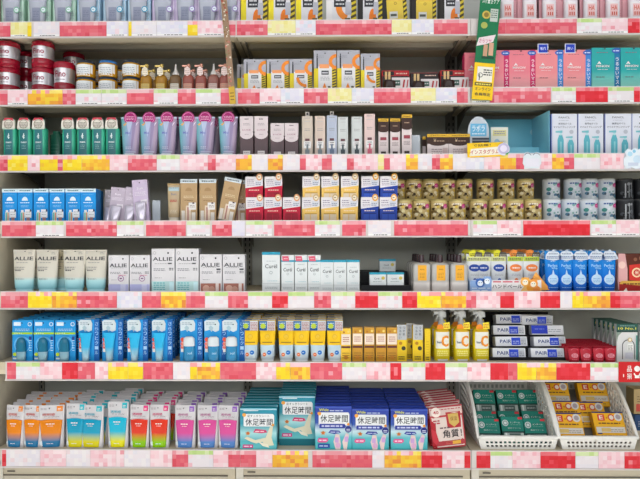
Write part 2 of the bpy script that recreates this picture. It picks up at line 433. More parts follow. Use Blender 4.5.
def blackyellow():
    w, h, d = pw(25), h0*.98, .045; m = carton('', w, h, d, '24211f', side='24211f')
    m.PL([(.2, .02), (.2, .5), (.85, .6), (.85, .02)], 'e4c64a'); m.R(.3, .1, .62, .25, 'd8d8d4'); m.R(.34, .15, .58, .2, '55584e'); hazard(m, .86, 1, 0, .6, 6)
    m.T('O', .55, .42, .12, 'a8863a'); m.L(.5, .55, .5, 2, 'cbb04a'); return single('serum_carton', m, w, h, d)
k = blackyellow(); stock(k, 0, [395.5, 424], 'black serum carton with slanted yellow front on top row', 'serum carton', 'serum cartons on the top row', Y=.035, lean=[-.06, 0])
def pinkpack():
    w, d = pw(22), .05; root = empty('body_milk_pack'); m = carton('', w, h0, d, 'd9a0a8', side='c98890'); m.L(.86, .3, .18, 4, 'b8707c'); m.build('backing_carton', root)
    b = MB(); b.loft([(.003, w*.3, .014, 3, 0, -d/2-.012), (h0*.8, w*.3, .014, 3, 0, -d/2-.012), (h0*.86, w*.2, .01, 2, 0, -d/2-.012)], M('efe8ec', .2), n=18, front=True)
    b.front(w, h0); b.R(.32, .12, .66, .38, 'f0c4c4').T('HA', .5, .3, .26, 'd8604c', .1).T('III', .5, .18, .24, 'd8604c', .07).L(.5, .06, .3, 2, 'b08088')
    b.build('bottle', root); return Kind(root, w, h0, d+.02)
k = pinkpack(); stock(k, 0, [507, 529.5, 549, 570.5, 590, 612.5, 635], 'pink pack with white bottle and red print on top row', 'body care pack', 'pink packs on the top row', Y=.045)

# ================================================================== ROW 1
def redjar(w, h):
    root = empty('hair_mask_jar'); m = MB(); r = w/2
    m.loft([(0, r*.9, r*.9, 2), (.003, r*.97, r*.97, 2), (h*.3, r, r, 2), (h*.33, r*.95, r*.95, 2)], M('980e28', .2), n=24)
    m.loft([(h*.32, r*.94, r*.94, 2), (h*.8, r*.94, r*.94, 2)], M('c8c4c8', .28, .6), n=24, front=True); m.front(w, h)
    m.T('Fino', .5, .6, .5, '8c1436', .2).L(.5, .42, .5, 1, '7a6a74', h=.025)
    m.build('jar_body', root)
    c = MB(); c.loft([(h*.79, r, r, 2), (h*.95, r, r, 2), (h*.99, r*.93, r*.93, 2), (h, r*.7, r*.7, 2)], M('9c0e2a', .18), n=24); c.build('lid', root)
    kk = Kind(root, w, h, w); kk.round = True; return kk
hj = hgt(1, 64.5); k = redjar(pw(22), hj)
G = 'red hair mask jars'
for (lx, txt) in ((9, 'red hair mask jar at far left'), (43.5, 'red hair mask jar in second front pile')):
    for lay in (0, 1):
        o = put(k, X(lx, .03+k.d/2), .03, ZS[1]+lay*hj, label=txt+(', lower of two' if not lay else ', upper of two'), cat='hair mask jar', group=G)
for lay in (0, 1): put(k, X(28, .2), .15, ZS[1]+lay*hj, label='red hair mask jar in shadow behind the first two piles, '+('lower' if not lay else 'upper'), cat='hair mask jar', group=G)
k3 = redjar(pw(21), hgt(1, 59)); stock(k3, 1, [64.8], 'single taller red hair mask jar beside the gold jars', 'hair mask jar', G)
for lay in (0, 1): put(k, X(75, .21), .16, ZS[1]+lay*hj, label='red hair mask jar behind the single jar, '+('hidden lower' if not lay else 'upper, peeking out'), cat='hair mask jar', group=G)

def goldjar(w, h, cap):
    root = empty('gold_cream_jar'); m = MB(); r = w/2
    m.loft([(0, r*.92, r*.92, 2), (h*.1, r, r, 2), (h*.78, r, r, 2), (h*.84, r*.9, r*.9, 2)], M('e0a82c', .2, .3), n=22, front=True); m.front(w, h)
    m.R(.05, .05, .95, .72, 'eceef0').L(.5, .5, .6, 4, '7a8896', h=.03, gap=.11)
    m.build('jar_body', root)
    c = MB(); c.loft([(h*.83, r*.98, r*.98, 2), (h*.96, r*.95, r*.95, 2), (h, r*.7, r*.7, 2)], cap, n=22); c.front(w, h); c.build('lid', root)
    kk = Kind(root, w, h, w); kk.round = True; return kk
hg = (Z(58, .03)-ZS[1])/2; kn = goldjar(pw(18.5), hg, M('27344a', .3)); kbl = goldjar(pw(18.5), hg, M('2f78c0', .3))
for i, px in enumerate((86.5, 108.5, 132)):
    for lay in (0, 1):
        put(kbl if (i == 1 and lay) else kn, X(px, .03+kn.d/2), .03, ZS[1]+lay*hg, label=f"gold cream jar with {'blue' if (i==1 and lay) else 'navy'} lid, {('left','middle','right')[i]} pile, {('lower','upper')[lay]}", cat='cream jar', group='gold cream jars in piles')
        put(kn, X(px+7, .14), .115, ZS[1]+lay*hg, label=f"gold cream jar behind the {('left','middle','right')[i]} gold pile, {('lower','upper')[lay]}", cat='cream jar', group='gold cream jars in piles')

def pumpb(body, liquid, cone=False, dark='b09a88'):
    w, h = pw(12.5), hgt(1, 61); r = w*.46; root = empty('hair_oil_bottle'); m = MB()
    m.loft([(0, r*.95, r*.95, 3), (.003, r, r, 3), (h*.5, r, r, 3), (h*.6, r*.75, r*.75, 2), (h*.64, r*.4, r*.4, 2)], M(liquid, .12, 0, 1, .25), n=18, front=True); m.front(w, h)
    m.R(.16, .06, .84, .3, body).L(.5, .25, .5, 3, dark, h=.015, gap=.06)
    m.build('bottle_body', root)
    c = MB()
    if cone: c.loft([(h*.6, r*.55, r*.55, 2), (h*.68, r*.6, r*.6, 2), (h*.78, r*.25, r*.25, 2), (h*.98, r*.14, r*.14, 2), (h, r*.08, r*.08, 2)], M('ddd8d4', .3), n=14)
    else:
        c.loft([(h*.62, r*.5, r*.5, 2), (h*.74, r*.5, r*.5, 2), (h*.75, r*.12, r*.12, 2), (h*.88, r*.12, r*.12, 2), (h*.89, r*.3, r*.3, 2), (h*.98, r*.3, r*.3, 2), (h, r*.2, r*.2, 2)], M(body, .25, .3), n=14)
        c.box(-r*1.15, 0, -r*.15, r*.15, h*.91, h*.96, M(body, .25, .3))
    c.build('pump', root)
    t = MB(); t.front(w, h, -r*1.03)
    if not cone: t.PL([(.26, .6), (.28, .8), (.5, .86), (.72, .8), (.74, .6), (.5, .54)], M('f0e6cc' if 'c8' in liquid else 'eed4d0', .2)); t.L(.5, .78, .36, 4, dark, h=.02, gap=.06); t.build('hang_tag', root)
    kk = Kind(root, w, h, w); kk.round = True; return kk
g1, g2 = pumpb('ddc06a', 'c8902c'), pumpb('e2dacc', '8a6a48', True); p1, p2 = pumpb('dca08c', 'b8685c'), pumpb('e0c4bc', 'b07468', True)
stock(g1, 1, [147, 162], 'amber hair oil bottle with gold pump and tag', 'hair oil bottle', 'hair oil bottles', Y=.035)
stock(g2, 1, [176], 'brown hair oil bottle with pale cone cap', 'hair oil bottle', 'hair oil bottles', Y=.035)
stock(p1, 1, [189, 201.5, 225.5], 'rose pink hair oil bottle with pump and tag', 'hair oil bottle', 'hair oil bottles', Y=.035)
stock(p2, 1, [214], 'pink hair oil bottle with pale cone cap', 'hair oil bottle', 'hair oil bottles', Y=.035)
stock(g1, 1, [154, 169], 'amber hair oil bottle standing in second row', 'hair oil bottle', 'hair oil bottles', Y=.1)
stock(p1, 1, [194, 206, 219], 'rose pink hair oil bottle standing in second row', 'hair oil bottle', 'hair oil bottles', Y=.1)

GS = 'yellow and silver vitamin cartons'
kx = cbox('vitamin_carton', pw(22), hgt(1, 59), .045, None, 'low', top=True); ky = cbox('vitamin_carton', pw(22.5), hgt(1, 59), .045, None, 'ring', top=True); kt = cbox('vitamin_carton', pw(22.5), hgt(1, 50.5), .05, None, 'low', top=True); kz = cbox('vitamin_carton', pw(19), hgt(1, 54), .05, None, 'ring', top=True)
stock(kx, 1, [255, 278], 'short yellow and silver vitamin carton', 'vitamin carton', GS)
stock(ky, 1, [301], 'short vitamin carton with orange ring at its foot', 'vitamin carton', GS)
stock(kt, 1, [325.3, 348.6], 'tall yellow and silver vitamin carton', 'vitamin carton', GS)
stock(kz, 1, [370.5], 'narrow vitamin carton beside the dark cream boxes', 'vitamin carton', GS)
stock(kx, 1, [248, 272], 'short vitamin carton in second row', 'vitamin carton', GS, Y=.09)
def darkcream(h, big):
    w, d = pw(28), .05; root = empty('cream_box'); m = carton('', w, h, d, 'b81e26' if big else '2c2626', side='8a1820', top='c22a30')
    m.R(.02, .05, .98, .75, '2f2224'); m.R(.05, .78, .45, .96, '1c1718'); m.R(.12, .6, .2, .95, 'e8c488'); m.R(.24, .6, .32, .95, 'e8c488'); m.L(.72, .86, .4, 1, 'e8c0b0', h=.05); m.build('box', root)
    j = MB(); r = w*.21; j.loft([(0, r, r*.6, 2, -w*.22, -d/2-r*.6), (h*.45, r, r*.6, 2, -w*.22, -d/2-r*.6), (h*.5, r*.9, r*.5, 2, -w*.22, -d/2-r*.6)], M('3a2622', .15), n=18); j.build('sample_jar', root)
    t = MB(); t.front(w, h, -d/2-.008); t.R(.36, .02, 1.0, .66, 'f2e6e6').R(.42, .3, .66, .54, '44685c').L(.54, .43, .18, 1, 'e0e0e0', h=.05).PL([(.72, .04), (.78, .04), (.84, .56), (.78, .56)], 'c23038').PL([(.86, .04), (.9, .04), (.96, .56), (.92, .56)], 'c23038').L(.54, .2, .2, 3, '888080', h=.02, gap=.07); t.build('price_tag', root)
    return Kind(root, w, h, d+.02)
k1, k2 = darkcream(hgt(1, 68.5), True), darkcream(hgt(1, 71), False)
stock(k1, 1, [396, 455], 'red and black cream box with white tag', 'cream box', 'dark cream boxes', Y=.05)
stock(k2, 1, [425], 'black cream box between two red ones', 'cream box', 'dark cream boxes', Y=.05)

def maskbox(base, g2, strip, w, h, d=.04):
    m = carton('', w, h, d, GR([(0, g2), (.45, base), (1, base)], 2, .35), side=strip)
    m.R(.8, 0, 1, 1, strip); m.TV('うるおいマスク', .9, .78, .11, 'f4eef4'); m.E(.86, .92, .16, '3a62b8', rv=.06).L(.86, .92, .2, 1, 'e8f0fa', h=.02)
    m.T('MINON', .38, .56, .46, 'f6f0f0', .055).PL([(.18, .6), (.26, .68), (.34, .6), (.26, .62)], 'f6f0f0').L(.38, .48, .36, 1, 'f0e0e4', h=.01).L(.36, .88, .4, 1, 'a06878', h=.012).L(.3, .3, .3, 1, '70505c', h=.014).L(.28, .05, .22, 1, '70505c', h=.02)
    m.E(.45, .97, .03, '3a2c30')
    return single('face_mask_box', m, w, h, d)
hm = hgt(1, 51.2); GM = 'face mask boxes'
kpm = maskbox('e77f8c', 'f1aeb0', 'd02a66', pw(26.5), hm); kpb = maskbox('ea8a90', 'f3b4b0', '3c86d0', pw(27.5), hm); kte = maskbox('25a6a6', '9adfce', '1c78a8', pw(28), hgt(1, 49.3))
stock(kpm, 1, [496, 522.3], 'pink face mask box with magenta side strip', 'face mask box', GM)
stock(kpb, 1, [549.4, 577.4], 'pink face mask box with blue side strip', 'face mask box', GM)
stock(kte, 1, [606, 635], 'teal face mask box', 'face mask box', GM)
for i in range(4):
    put(kpm, X(488-i*2, .075+.045*i)-.012, .075+.045*i, ZS[1], label=f'pink face mask box behind the yellow strip, {ORD[i+1]} from front', cat='face mask box', group=GM)
put(kpm, X(478, .055), .055, ZS[1], label='pink face mask box behind the yellow strip, nearest', cat='face mask box', group=GM)
for i, px in enumerate((543.3, 570.5)):
    m = MB(); ww = pw(10.5); m.box(-ww/2, ww/2, -.0006, 0, 0, pw(9.5), 'd8dcee'); m.front(ww, pw(9.5), -.0006); m.R(.08, .08, .92, .92, '2440b8').T('毛穴' if i == 0 else '高い', .5, .5, .56, 'e8ecf8')
    o = m.build('pop_sticker'); o.location = (X(px, .028), .0292, Z(54.5, .028)); tag(o, f"square blue pop card atop the {('left','right')[i]} blue-striped pink mask box", 'pop card', 'blue pop cards')

# ================================================================== ROW 2
def greenb():
    w, h = pw(13.6), hgt(2, 116); root = empty('shampoo_bottle'); m = MB()
    zc = h*.74
    m.loft([(0, w*.45, .016, 4), (.004, w*.48, .018, 4), (zc*.95, w*.48, .018, 4), (zc, w*.42, .015, 4), (zc*1.02, w*.3, .012, 3)], M('3ab492', .18), n=24, front=True); m.front(w, h)
    m.R(.2, .06, .8, .7, M('1c7076', .35)).ARC(.5, .52, .1, .035, 'e4f0ee', 30, 330).R(.47, .46, .53, .6, 'e4f0ee').T('mesoi', .5, .38, .4, 'e8f2f0', .05).L(.5, .3, .3, 3, 'a8ccc8', h=.01, gap=.04).R(.2, .02, .8, .06, 'b86a68')
    m.build('bottle_body', root)
    c = MB(); c.loft([(zc, w*.3, .012, 3), (h*.95, w*.3, .012, 3), (h*.97, w*.24, .01, 3)], M('dbe6e0', .3), n=16); c.build('cap', root)
    t = MB(); t.front(w, h, -.0195); t.PL([(.02, .72), (.06, .9), (.2, .98), (.8, .98), (.94, .9), (.98, .72)], M('e6e0d6', .3)); t.R(.04, .70, .96, .74, 'c9d6c8')
    t.PL([(.12, .91), (.2, .985), (.8, .985), (.88, .91), (.5, .955)], 'c4384a'); t.ARC(.5, .83, .34, .05, 'a89c8c', 0, 360); t.L(.5, .86, .56, 4, '8e8478', h=.02, gap=.035); t.build('neck_tag', root)
    kk = Kind(root, w, h, .04); kk.round = True; return kk
k = greenb(); GN = 'green shampoo bottles'
stock(k, 2, [11.5, 26.5, 41], 'green shampoo bottle, left-hand trio', 'shampoo bottle', GN, Y=.03)
stock(k, 2, [70, 84.8, 99.5, 113.5], 'green shampoo bottle, right-hand four', 'shampoo bottle', GN, Y=.03)
def dgreen():
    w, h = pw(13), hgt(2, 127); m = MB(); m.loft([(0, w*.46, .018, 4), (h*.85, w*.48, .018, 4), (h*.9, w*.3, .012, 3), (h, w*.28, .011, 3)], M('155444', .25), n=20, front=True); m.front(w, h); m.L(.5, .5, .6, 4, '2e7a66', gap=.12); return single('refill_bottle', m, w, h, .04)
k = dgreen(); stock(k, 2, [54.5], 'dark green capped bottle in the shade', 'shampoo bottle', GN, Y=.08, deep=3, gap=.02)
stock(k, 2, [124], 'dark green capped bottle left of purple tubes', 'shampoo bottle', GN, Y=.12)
def purp():
    w, h = pw(20), hgt(2, 117, .07)
    body = GR([(0, '62b4b4'), (.3, '94b8d2'), (.55, 'a6a4cc'), (.8, 'b8a2bc'), (1, '8c7c9c')], 0, .2)
    def deco(m):
        m.PL([(.3, .88), (.45, .5), (.6, .88)], 'bcc8e4').PL([(.62, .86), (.8, .86), (.66, .3), (.56, .1)], '9c8cb4'); m.T('Mio', .4, .6, .26, '7078c0', .06); m.R(.3, .12, .8, .14, 'd0d0e8').R(.26, .05, .74, .1, 'd4dce8').L(.45, .25, .3, 2, 'e4e4f2')  # darker violet streak paints the shade of a fold into the tube
    kk = tube('treatment_tube', w, h, body, 'c8ccd8', rb=.38, capf=.06, deco=deco, crimp=M('b8c8e0', .2))
    s = MB(); s.front(w, h, -.0045); s.E(.5, .965, .33, 'b01c74', n=24).ARC(.5, .965, .29, .035, 'e08cc0', 0, 360).L(.5, 1.0, .4, 3, 'f0c0dc', h=.015, gap=.035).PL([(.12, .8), (.3, .86), (.28, .76)], 'f0b050').PL([(.7, .8), (.92, .88), (.74, .74)], 'ece4f0'); s.build('round_sticker', kk.root)
    return kk
k = purp(); GN = 'purple treatment tubes'
stock(k, 2, [131, 149.5, 167.5, 188.5, 205.5, 228.5], 'iridescent purple treatment tube with magenta round sticker', 'treatment tube', GN, Y=.04)
stock(k, 2, [176, 212], 'purple treatment tube in second row', 'treatment tube', GN, Y=.12)
def mauve(h):
    w, d = pw(13.6), .04; m = carton('', w, h, d, M('4c3238', .35), side='3a262c', top='d8ccd0')
    m.R(0, .62, 1, 1, 'dccfd2').E(.5, .56, .5, M('dccfd2'), rv=.13); m.L(.5, .93, .3, 1, '50404a', h=.025).L(.5, .82, .5, 2, '9a8c94', h=.012).T('LUCE', .5, .66, .6, 'b07890', .035).L(.5, .55, .3, 1, 'a08890').R(.24, .06, .76, .14, 'e4dcdc').L(.5, .1, .4, 1, '706068')
    return single('hair_colour_box', m, w, h, d)
k = mauve(hgt(2, 116)); stock(k, 2, [246.8, 261.3], 'tall mauve and maroon box', 'cosmetic box', 'mauve and maroon boxes')
k = mauve(hgt(2, 123)); stock(k, 2, [277.5, 291.7], 'short mauve and maroon box', 'cosmetic box', 'mauve and maroon boxes')
def slim(w, h, c, side, pic, hook=False, name='slim_serum_box'):
    d = .032; m = carton('', w, h, d, c, side=side)
    m.L(.5, .95, .5, 1, '8c8888', h=.015).L(.5, .68, .5, 2, '8e8a90', h=.012, gap=.04).R(.2, .86, .8, .87, 'c0bcc0').R(.3, .38, .7, .44, '6e4a50').R(.18, .2, .82, .37, 'eeecec').L(.5, .33, .4, 2, '5a5660', h=.02, gap=.05).R(.3, .02, .7, .17, pic).R(.42, .05, .58, .3, pic)
    if hook: m.front(w, h, -.001); m.R(.32, .98, .68, 1.12, 'c8c2bc').E(.5, 1.07, .1, '2c2c2c'); 
    return single(name, m, w, h, d)
GN = 'slim serum boxes'; H1 = hgt(2, 116)
for px, c, pic, top, w, word, hk in ((307.5, 'd0c2b4', '7f8a90', 116, 11, 'beige slim serum box with hanging tab', True), (320.2, 'd3c0b4', '7f8a90', 116, 10.6, 'plain beige slim serum box', False), (332, 'b4bccf', '6f7f98', 115.5, 10.4, 'pale blue slim serum box', True), (343, 'ccd0d0', '48545a', 117, 10.5, 'silver slim serum box next to the pale blue one', False), (357, 'ccd0d0', '48545a', 116.8, 10.8, 'silver slim serum box standing apart', False), (369.8, 'e2c8c4', 'd86a80', 114, 10.8, 'pink slim serum box with pale gold head', False)):
    kk = slim(pw(w), hgt(2, top), c, 'a8a4a0', pic, hk); stock(kk, 2, [px], word, 'serum box', GN)
def browngold(w, h, d=.035):
    m = carton('', w, h, d, 'e0d2d2', side='6a5a50', top='c8a040'); wide = w > .06
    m.R(0, .55 if wide else .66, 1, 1, '3c241c').R(0, .86 if wide else .92, 1, 1, 'dcae30').L(.5, .93 if wide else .955, .7, 1, '6a4c18', h=.02)
    if wide: m.PL([(.3, .82), (.36, .6), (.42, .82), (.36, .7)], 'e0c8a0').E(.5, .56, .38, '3c241c', rv=.1).L(.55, .68, .5, 1, 'c8a890', h=.03).R(.72, .12, .95, .36, 'c8b0b0').L(.45, .3, .5, 3, '8a7478', h=.03, gap=.09)
    else: m.E(.5, .66, .42, '3c241c', rv=.03).L(.5, .8, .5, 1, 'b89880', h=.02).R(.2, .42, .8, .5, '9c4450').L(.5, .35, .6, 3, 'a09094', h=.015).R(.25, .05, .75, .12, '3a2c2a')
    return single('essence_box' if not wide else 'essence_cream_box', m, w, h, d)
k = browngold(pw(10), hgt(2, 118.8)); stock(k, 2, [383.5, 395.3], 'shorter brown, gold and pink essence box', 'essence box', 'brown and gold essence boxes')
k = browngold(pw(10.2), hgt(2, 114.8)); stock(k, 2, [407], 'tallest brown, gold and pink essence box', 'essence box', 'brown and gold essence boxes')
k = browngold(pw(21.2), hgt(2, 134.5)); stock(k, 2, [438, 459.4], 'wide brown and gold cream box', 'essence box', 'wide brown and gold boxes')
stock(k, 2, [433], 'wide brown and gold cream box in second row', 'essence box', 'wide brown and gold boxes', Y=.08)
def divider(px, row, top, Y, txt):
    m = MB(); h = hgt(row, top, Y); w = pw(8); m.box(-w/2, w/2, -.001, .001, 0, h, M('b4bcc6', .15)); m.box(-w/2, -w/2+.002, 0, .09, 0, h, M('c4ccd6', .15)); m.box(-w/2, w/2, -.03, .0, 0, .002, M('b4bcc6', .15))
    o = m.build('shelf_divider'); o.location = (X(px, Y), Y, ZS[row]); tag(o, txt, 'shelf divider', 'pale plastic dividers')
divider(416, 2, 135.5, .06, 'pale plastic divider right of the tallest brown essence box'); divider(156.5, 3, 200, .06, 'pale plastic divider right of the lilac packs')
# cards at the tray
def stand_card(name, px, Y, z, w, h, txt, draw, cat='display card', th=.0015, lean=0, base=None, shape=None):
    root = empty(name); m = MB()
    pts = shape or [(-.5, 0), (.5, 0), (.5, 1), (-.5, 1)]; n = len(pts)
    vs_ = [(a*w, -th, b*h) for a, b in pts]+[(a*w, 0, b*h) for a, b in pts]
    m.add(vs_, [tuple(range(n)), tuple(reversed(range(n, 2*n)))]+[(i, n+i, n+(i+1) % n, (i+1) % n) for i in range(n)], base or 'e4e8ec')
    m.front(w, h, -th); draw(m); m.build('printed_card', root)
    s = MB(); s.box(-w*.12, w*.12, 0, .02, 0, .001, 'd0d0d0'); s.box(-w*.12, w*.12, 0, .001, 0, h*.5, 'd0d0d0'); s.build('foot', root)
    root.location = (X(px, Y), Y, z); root.rotation_euler = (0, lean, 0); tag(root, txt, cat); return root
rt = [(-.5, 0), (.5, 0)]+[(.5*math.cos(math.radians(a)), .62+.38*math.sin(math.radians(a))) for a in range(0, 181, 15)]
def dr(m):
    m.R(.12, .5, .88, .82, '6ab4dc').T('ラボラ', .5, .7, .6, 'eef6fa', .16).L(.5, .56, .6, 1, 'd8ecf6', h=.03).R(.2, .06, 1.0, .46, '39404e').E(.7, .26, .16, 'a8acb4').E(.7, .26, .1, '22252c').L(.4, .24, .22, 3, 'c8ccd4', h=.03, gap=.06).R(.2, .38, 1.0, .41, '8a9098')
stand_card('display_card', 478.5, .035, ZS[2], pw(21), hgt(2, 117), 'round-topped display card with a camera picture', dr, shape=rt, base='c2cad4')
stand_card('display_card', 499.5, .05, ZS[2], pw(17), hgt(2, 128, .05), 'cream leaflet card with yellow print behind the yellow banner card', lambda m: m.R(.1, .7, .9, .9, 'd8d49a').L(.5, .85, .6, 2, '8a8aa8', h=.03, gap=.07).E(.35, .5, .16, '9ac0d8').L(.65, .52, .4, 4, '9aa0a8', h=.02, gap=.06).R(.1, .1, .9, .3, 'c8d4e0'), base='e6e8dc')
def dr(m): m.R(.02, .04, .98, .96, 'f4c81c').PL([(.06, .08), (.1, .58), (.95, .7), (.9, .12)], 'f4ecd8').T('インスタグラム', .48, .36, .8, 'b81824', .32).T('で話題！', .4, .82, .5, '4a3a20', .18)
stand_card('banner_card', 485.5, -.006, Z(157.5, -.006), pw(35), pw(14), 'yellow and white slanted banner card reading in red katakana', dr, lean=-.03, base='f0c41c')
def dr(m): m.E(.5, .55, .44, 'c0b8d8').E(.5, .55, .28, 'e8e0f2').PL([(.6, .1), (.98, .3), (.8, .02)], '3c9a58')
ci = [(.5*math.cos(math.radians(a)), .5+.5*math.sin(math.radians(a))) for a in range(0, 360, 20)]
stand_card('banner_card', 503.5, -.009, Z(156, -.009), pw(12), pw(12), 'small round flower card at the end of the yellow banner', dr, shape=ci, base='e0dcec')
# blue open tray
m = MB(); tc = M('74c4dc', .4); tl = M('8cd0e4', .4); Wt = X(551, .04)-X(505, .04); ht = hgt(2, 119, .2)
def tr(a, b, c_, d_, e_, f_, c): m.box(a, b, c_, d_, e_, f_, c)
xl, xr = X(490, .04), X(550.5, .035)
bk = .22
m.box(xl, xr, .04, bk, ZS[2], ZS[2]+.002, tl); m.box(xl, xr, bk, bk+.002, ZS[2], ZS[2]+ht, tc)
for xx in (xl, xr-.002):
    m.add([(xx, .04, ZS[2]), (xx, bk, ZS[2]), (xx, bk, ZS[2]+ht), (xx, .04, ZS[2]+ht*.97 if xx > 0.8 else ZS[2]+.04), (xx+.002, .04, ZS[2]), (xx+.002, bk, ZS[2]), (xx+.002, bk, ZS[2]+ht), (xx+.002, .04, ZS[2]+ht*.97 if xx > 0.8 else ZS[2]+.04)],
          [(0, 3, 2, 1), (4, 5, 6, 7), (0, 4, 7, 3), (3, 7, 6, 2), (1, 2, 6, 5)], tl)
m.box(xl, xr, .038, .04, ZS[2], ZS[2]+.012, 'c8e0ee'); m.box(xl, xr, .14, .142, ZS[2], ZS[2]+.05, M('84cce0', .4))
m.add([(X(534, bk)+.016*math.cos(a*math.pi/8), bk-.001, ZS[2]+ht*.7+.014*math.sin(a*math.pi/8)) for a in range(16)], [tuple(range(16))], 'a8d4e2')
o = m.build('display_tray'); tag(o, 'empty pale blue open-front display tray beside the bottle boxes', 'display tray')
def fancl(w):
    h = hgt(2, 114.8); d = .06; m = carton('', w, h, d, 'dcdfea', side='3f58a8', top='e8ecf2')
    m.R(0, 0, .03, 1, '8c98cc'); m.T('FANCL', .5, .91, .44, '6a707c', .045).L(.5, .84, .4, 1, 'a8acb8', h=.01).T('無添加オイル', .52, .76, .5, '5a6070', .05).T('マイルドクレンジング', .5, .68, .84, '4a5060', .05)
    for cx, hh in ((.35, .6), (.74, .46)):
        c = '5cb0c0'; m.R(cx-.12, .02, cx+.12, hh*.62, c).PL([(cx-.12, hh*.62), (cx+.12, hh*.62), (cx+.06, hh*.82), (cx-.06, hh*.82)], c).R(cx-.04, hh*.8, cx+.04, hh*.95, 'b4dce2').PL([(cx-.2, hh*.97), (cx-.2, hh*.91), (cx+.07, hh*.9), (cx+.07, hh)], '7cc2cc').R(cx-.02, .05, cx+.04, hh*.55, '8ccad4')
    m.E(.76, .56, .08, 'b8bcc8'); return single('cleansing_oil_box', m, w, h, d)
k = fancl(pw(25.5)); stock(k, 2, [564.5, 590.8], 'white twin bottle cleansing oil box', 'cleansing box', 'white twin bottle boxes', pn=4)
k = fancl(pw(26.5)); stock(k, 2, [618.3, 645.2], 'white twin bottle cleansing oil box', 'cleansing box', 'white twin bottle boxes', pn=4, p0=2)
cl = [(-.5, .2), (-.36, .02), (-.1, .08), (.1, 0), (.5, .1), (.5, .85), (.34, .98), (.2, .9), (.05, 1), (-.12, .88), (-.3, .95), (-.44, .8), (-.38, .6), (-.5, .5)]
stand_card('cloud_card', 634, -.004, Z(170, -.004), pw(20), pw(21), 'white and blue cloud-shaped card over the right end of third rail', lambda m: m.E(.3, .7, .12, 'b4dcf0').E(.65, .45, .2, 'cfe4f4').R(.2, .15, .7, .3, 'ccd6e8').E(.5, .82, .08, '8cc8e4'), shape=cl, base='e6f0f8')
cp = [(-.5, .3), (-.47, .7), (-.38, .95), (-.22, 1), (0, .85), (.22, 1), (.38, .95), (.47, .7), (.5, .3), (.35, 0), (-.35, 0)]
stand_card('pop_card', 532, -.004, Z(169, -.004), pw(18), pw(16), 'white double-arched pop card on third rail below the tray', lambda m: m.R(.1, .1, .9, .6, 'e6e4ee').ARC(.27, .72, .2, .03, '5a6474', 20, 160).ARC(.73, .72, .2, .03, '5a6474', 20, 160), shape=cp, base='dfe6ec', cat='pop card')
# ================================================================== ROW 3
def bluebox():
    w, h, d = pw(15.4), hgt(3, 188), .05; m = carton('', w, h, d, '1a92e0', side='1478c0', top='c8e0ee')
    m.R(0, .89, 1, 1, 'd4e6ee').L(.5, .945, .7, 1, '4a6a80', h=.03); m.E(.5, .64, .2, 'dff0fa', n=14, a0=0, a1=180, rv=.12).L(.5, .58, .6, 1, 'e0f0fa', h=.025).L(.5, .49, .5, 2, '9accf0', h=.014).L(.5, .82, .7, 1, '7ab8e8')
    m.R(.22, .0, .5, .3, 'cfd8d8').R(.26, .3, .42, .36, 'e8ecee').R(.26, .03, .34, .28, '5cc0b0').R(.38, .03, .44, .28, 'd8824a').R(.52, .13, .94, .38, 'e9ecf2').L(.72, .3, .3, 2, '9aa0ac', h=.02, gap=.07).R(.62, .0, .84, .14, 'a07c80').R(.84, .31, .94, .38, '2c3c60')
    return single('sunscreen_box', m, w, h, d)
k = bluebox(); stock(k, 3, [9.7, 25, 41, 57, 73, 88.2], 'bright blue sunscreen box with white sun', 'sunscreen box', 'bright blue sunscreen boxes')
stock(k, 3, [91], 'bright blue sunscreen box in second row', 'sunscreen box', 'bright blue sunscreen boxes', Y=.09)
def lilac(w, top, c='bfb2c4'):
    h = hgt(3, top); root = empty('lilac_tube_pack'); d = .02; m = carton('', w, h, d, M(c, .25), side='a79ab0'); m.E(.5, .93, .04, '2c2830').T('Sun', .5, .8, .4, 'efe8f2', .06).L(.5, .7, .7, 3, 'e8e0ec', h=.015).L(.4, .45, .5, 4, '7d7088', h=.012).R(.5, .4, .92, .52, 'ece4ee').L(.7, .46, .3, 2, '6a5c74'); m.build('blister_card', root)
    t = MB(); t.loft([(.003, w*.3, .012, 2, 0, -d/2-.008), (h*.1, w*.32, .012, 2, 0, -d/2-.008), (h*.42, w*.36, .005, 2, 0, -d/2-.006), (h*.46, w*.37, .002, 2, 0, -d/2-.004)], M('d9d2e2', .15, .3), n=16); t.build('tube', root)
    return Kind(root, w, h, d+.015)
k = lilac(pw(15), 187); stock(k, 3, [114.5, 128.5], 'short lilac tube pack leaning right', 'tube pack', 'lilac tube packs', Y=.045, lean=[.1, .12])
k = lilac(pw(15.5), 179.5, 'c9b8d4'); stock(k, 3, [141.5], 'tall lilac tube pack leaning left', 'tube pack', 'lilac tube packs', lean=-.07)
k = lilac(pw(12), 188, 'b8b0b8'); stock(k, 3, [108, 124], 'greyish lilac tube pack in second row', 'tube pack', 'lilac tube packs', Y=.09, lean=.06)
def kraft(w, h, tubec='e0cdb8'):
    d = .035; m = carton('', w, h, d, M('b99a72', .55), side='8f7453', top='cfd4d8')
    m.R(0, .905, 1, 1, 'cfdbe2').L(.5, .95, .7, 1, '4a4c54', h=.025).E(.5, .72, .2, 'a98860', a0=0, a1=180, n=10).L(.5, .6, .6, 2, 'dccaa8', h=.014).L(.5, .5, .5, 1, '8a6c48')
    m.PL([(.3, 0), (.34, .38), (.62, .38), (.66, 0)], tubec).R(.42, .02, .5, .34, 'b07870').R(.5, .28, .93, .45, 'e8e4e2').L(.72, .38, .3, 2, '9a8c84', h=.016).R(.72, .42, .84, .45, '4a3850').R(.08, .0, .28, .26, 'd8d0c8').R(.68, 0, .9, .22, 'dcd4cc')
    return single('sunscreen_carton', m, w, h, d)
k = kraft(pw(17), hgt(3, 178.7)); GN = 'kraft brown sunscreen cartons'
stock(k, 3, [188.8, 207.8], 'upright kraft brown sunscreen carton', 'sunscreen carton', GN)
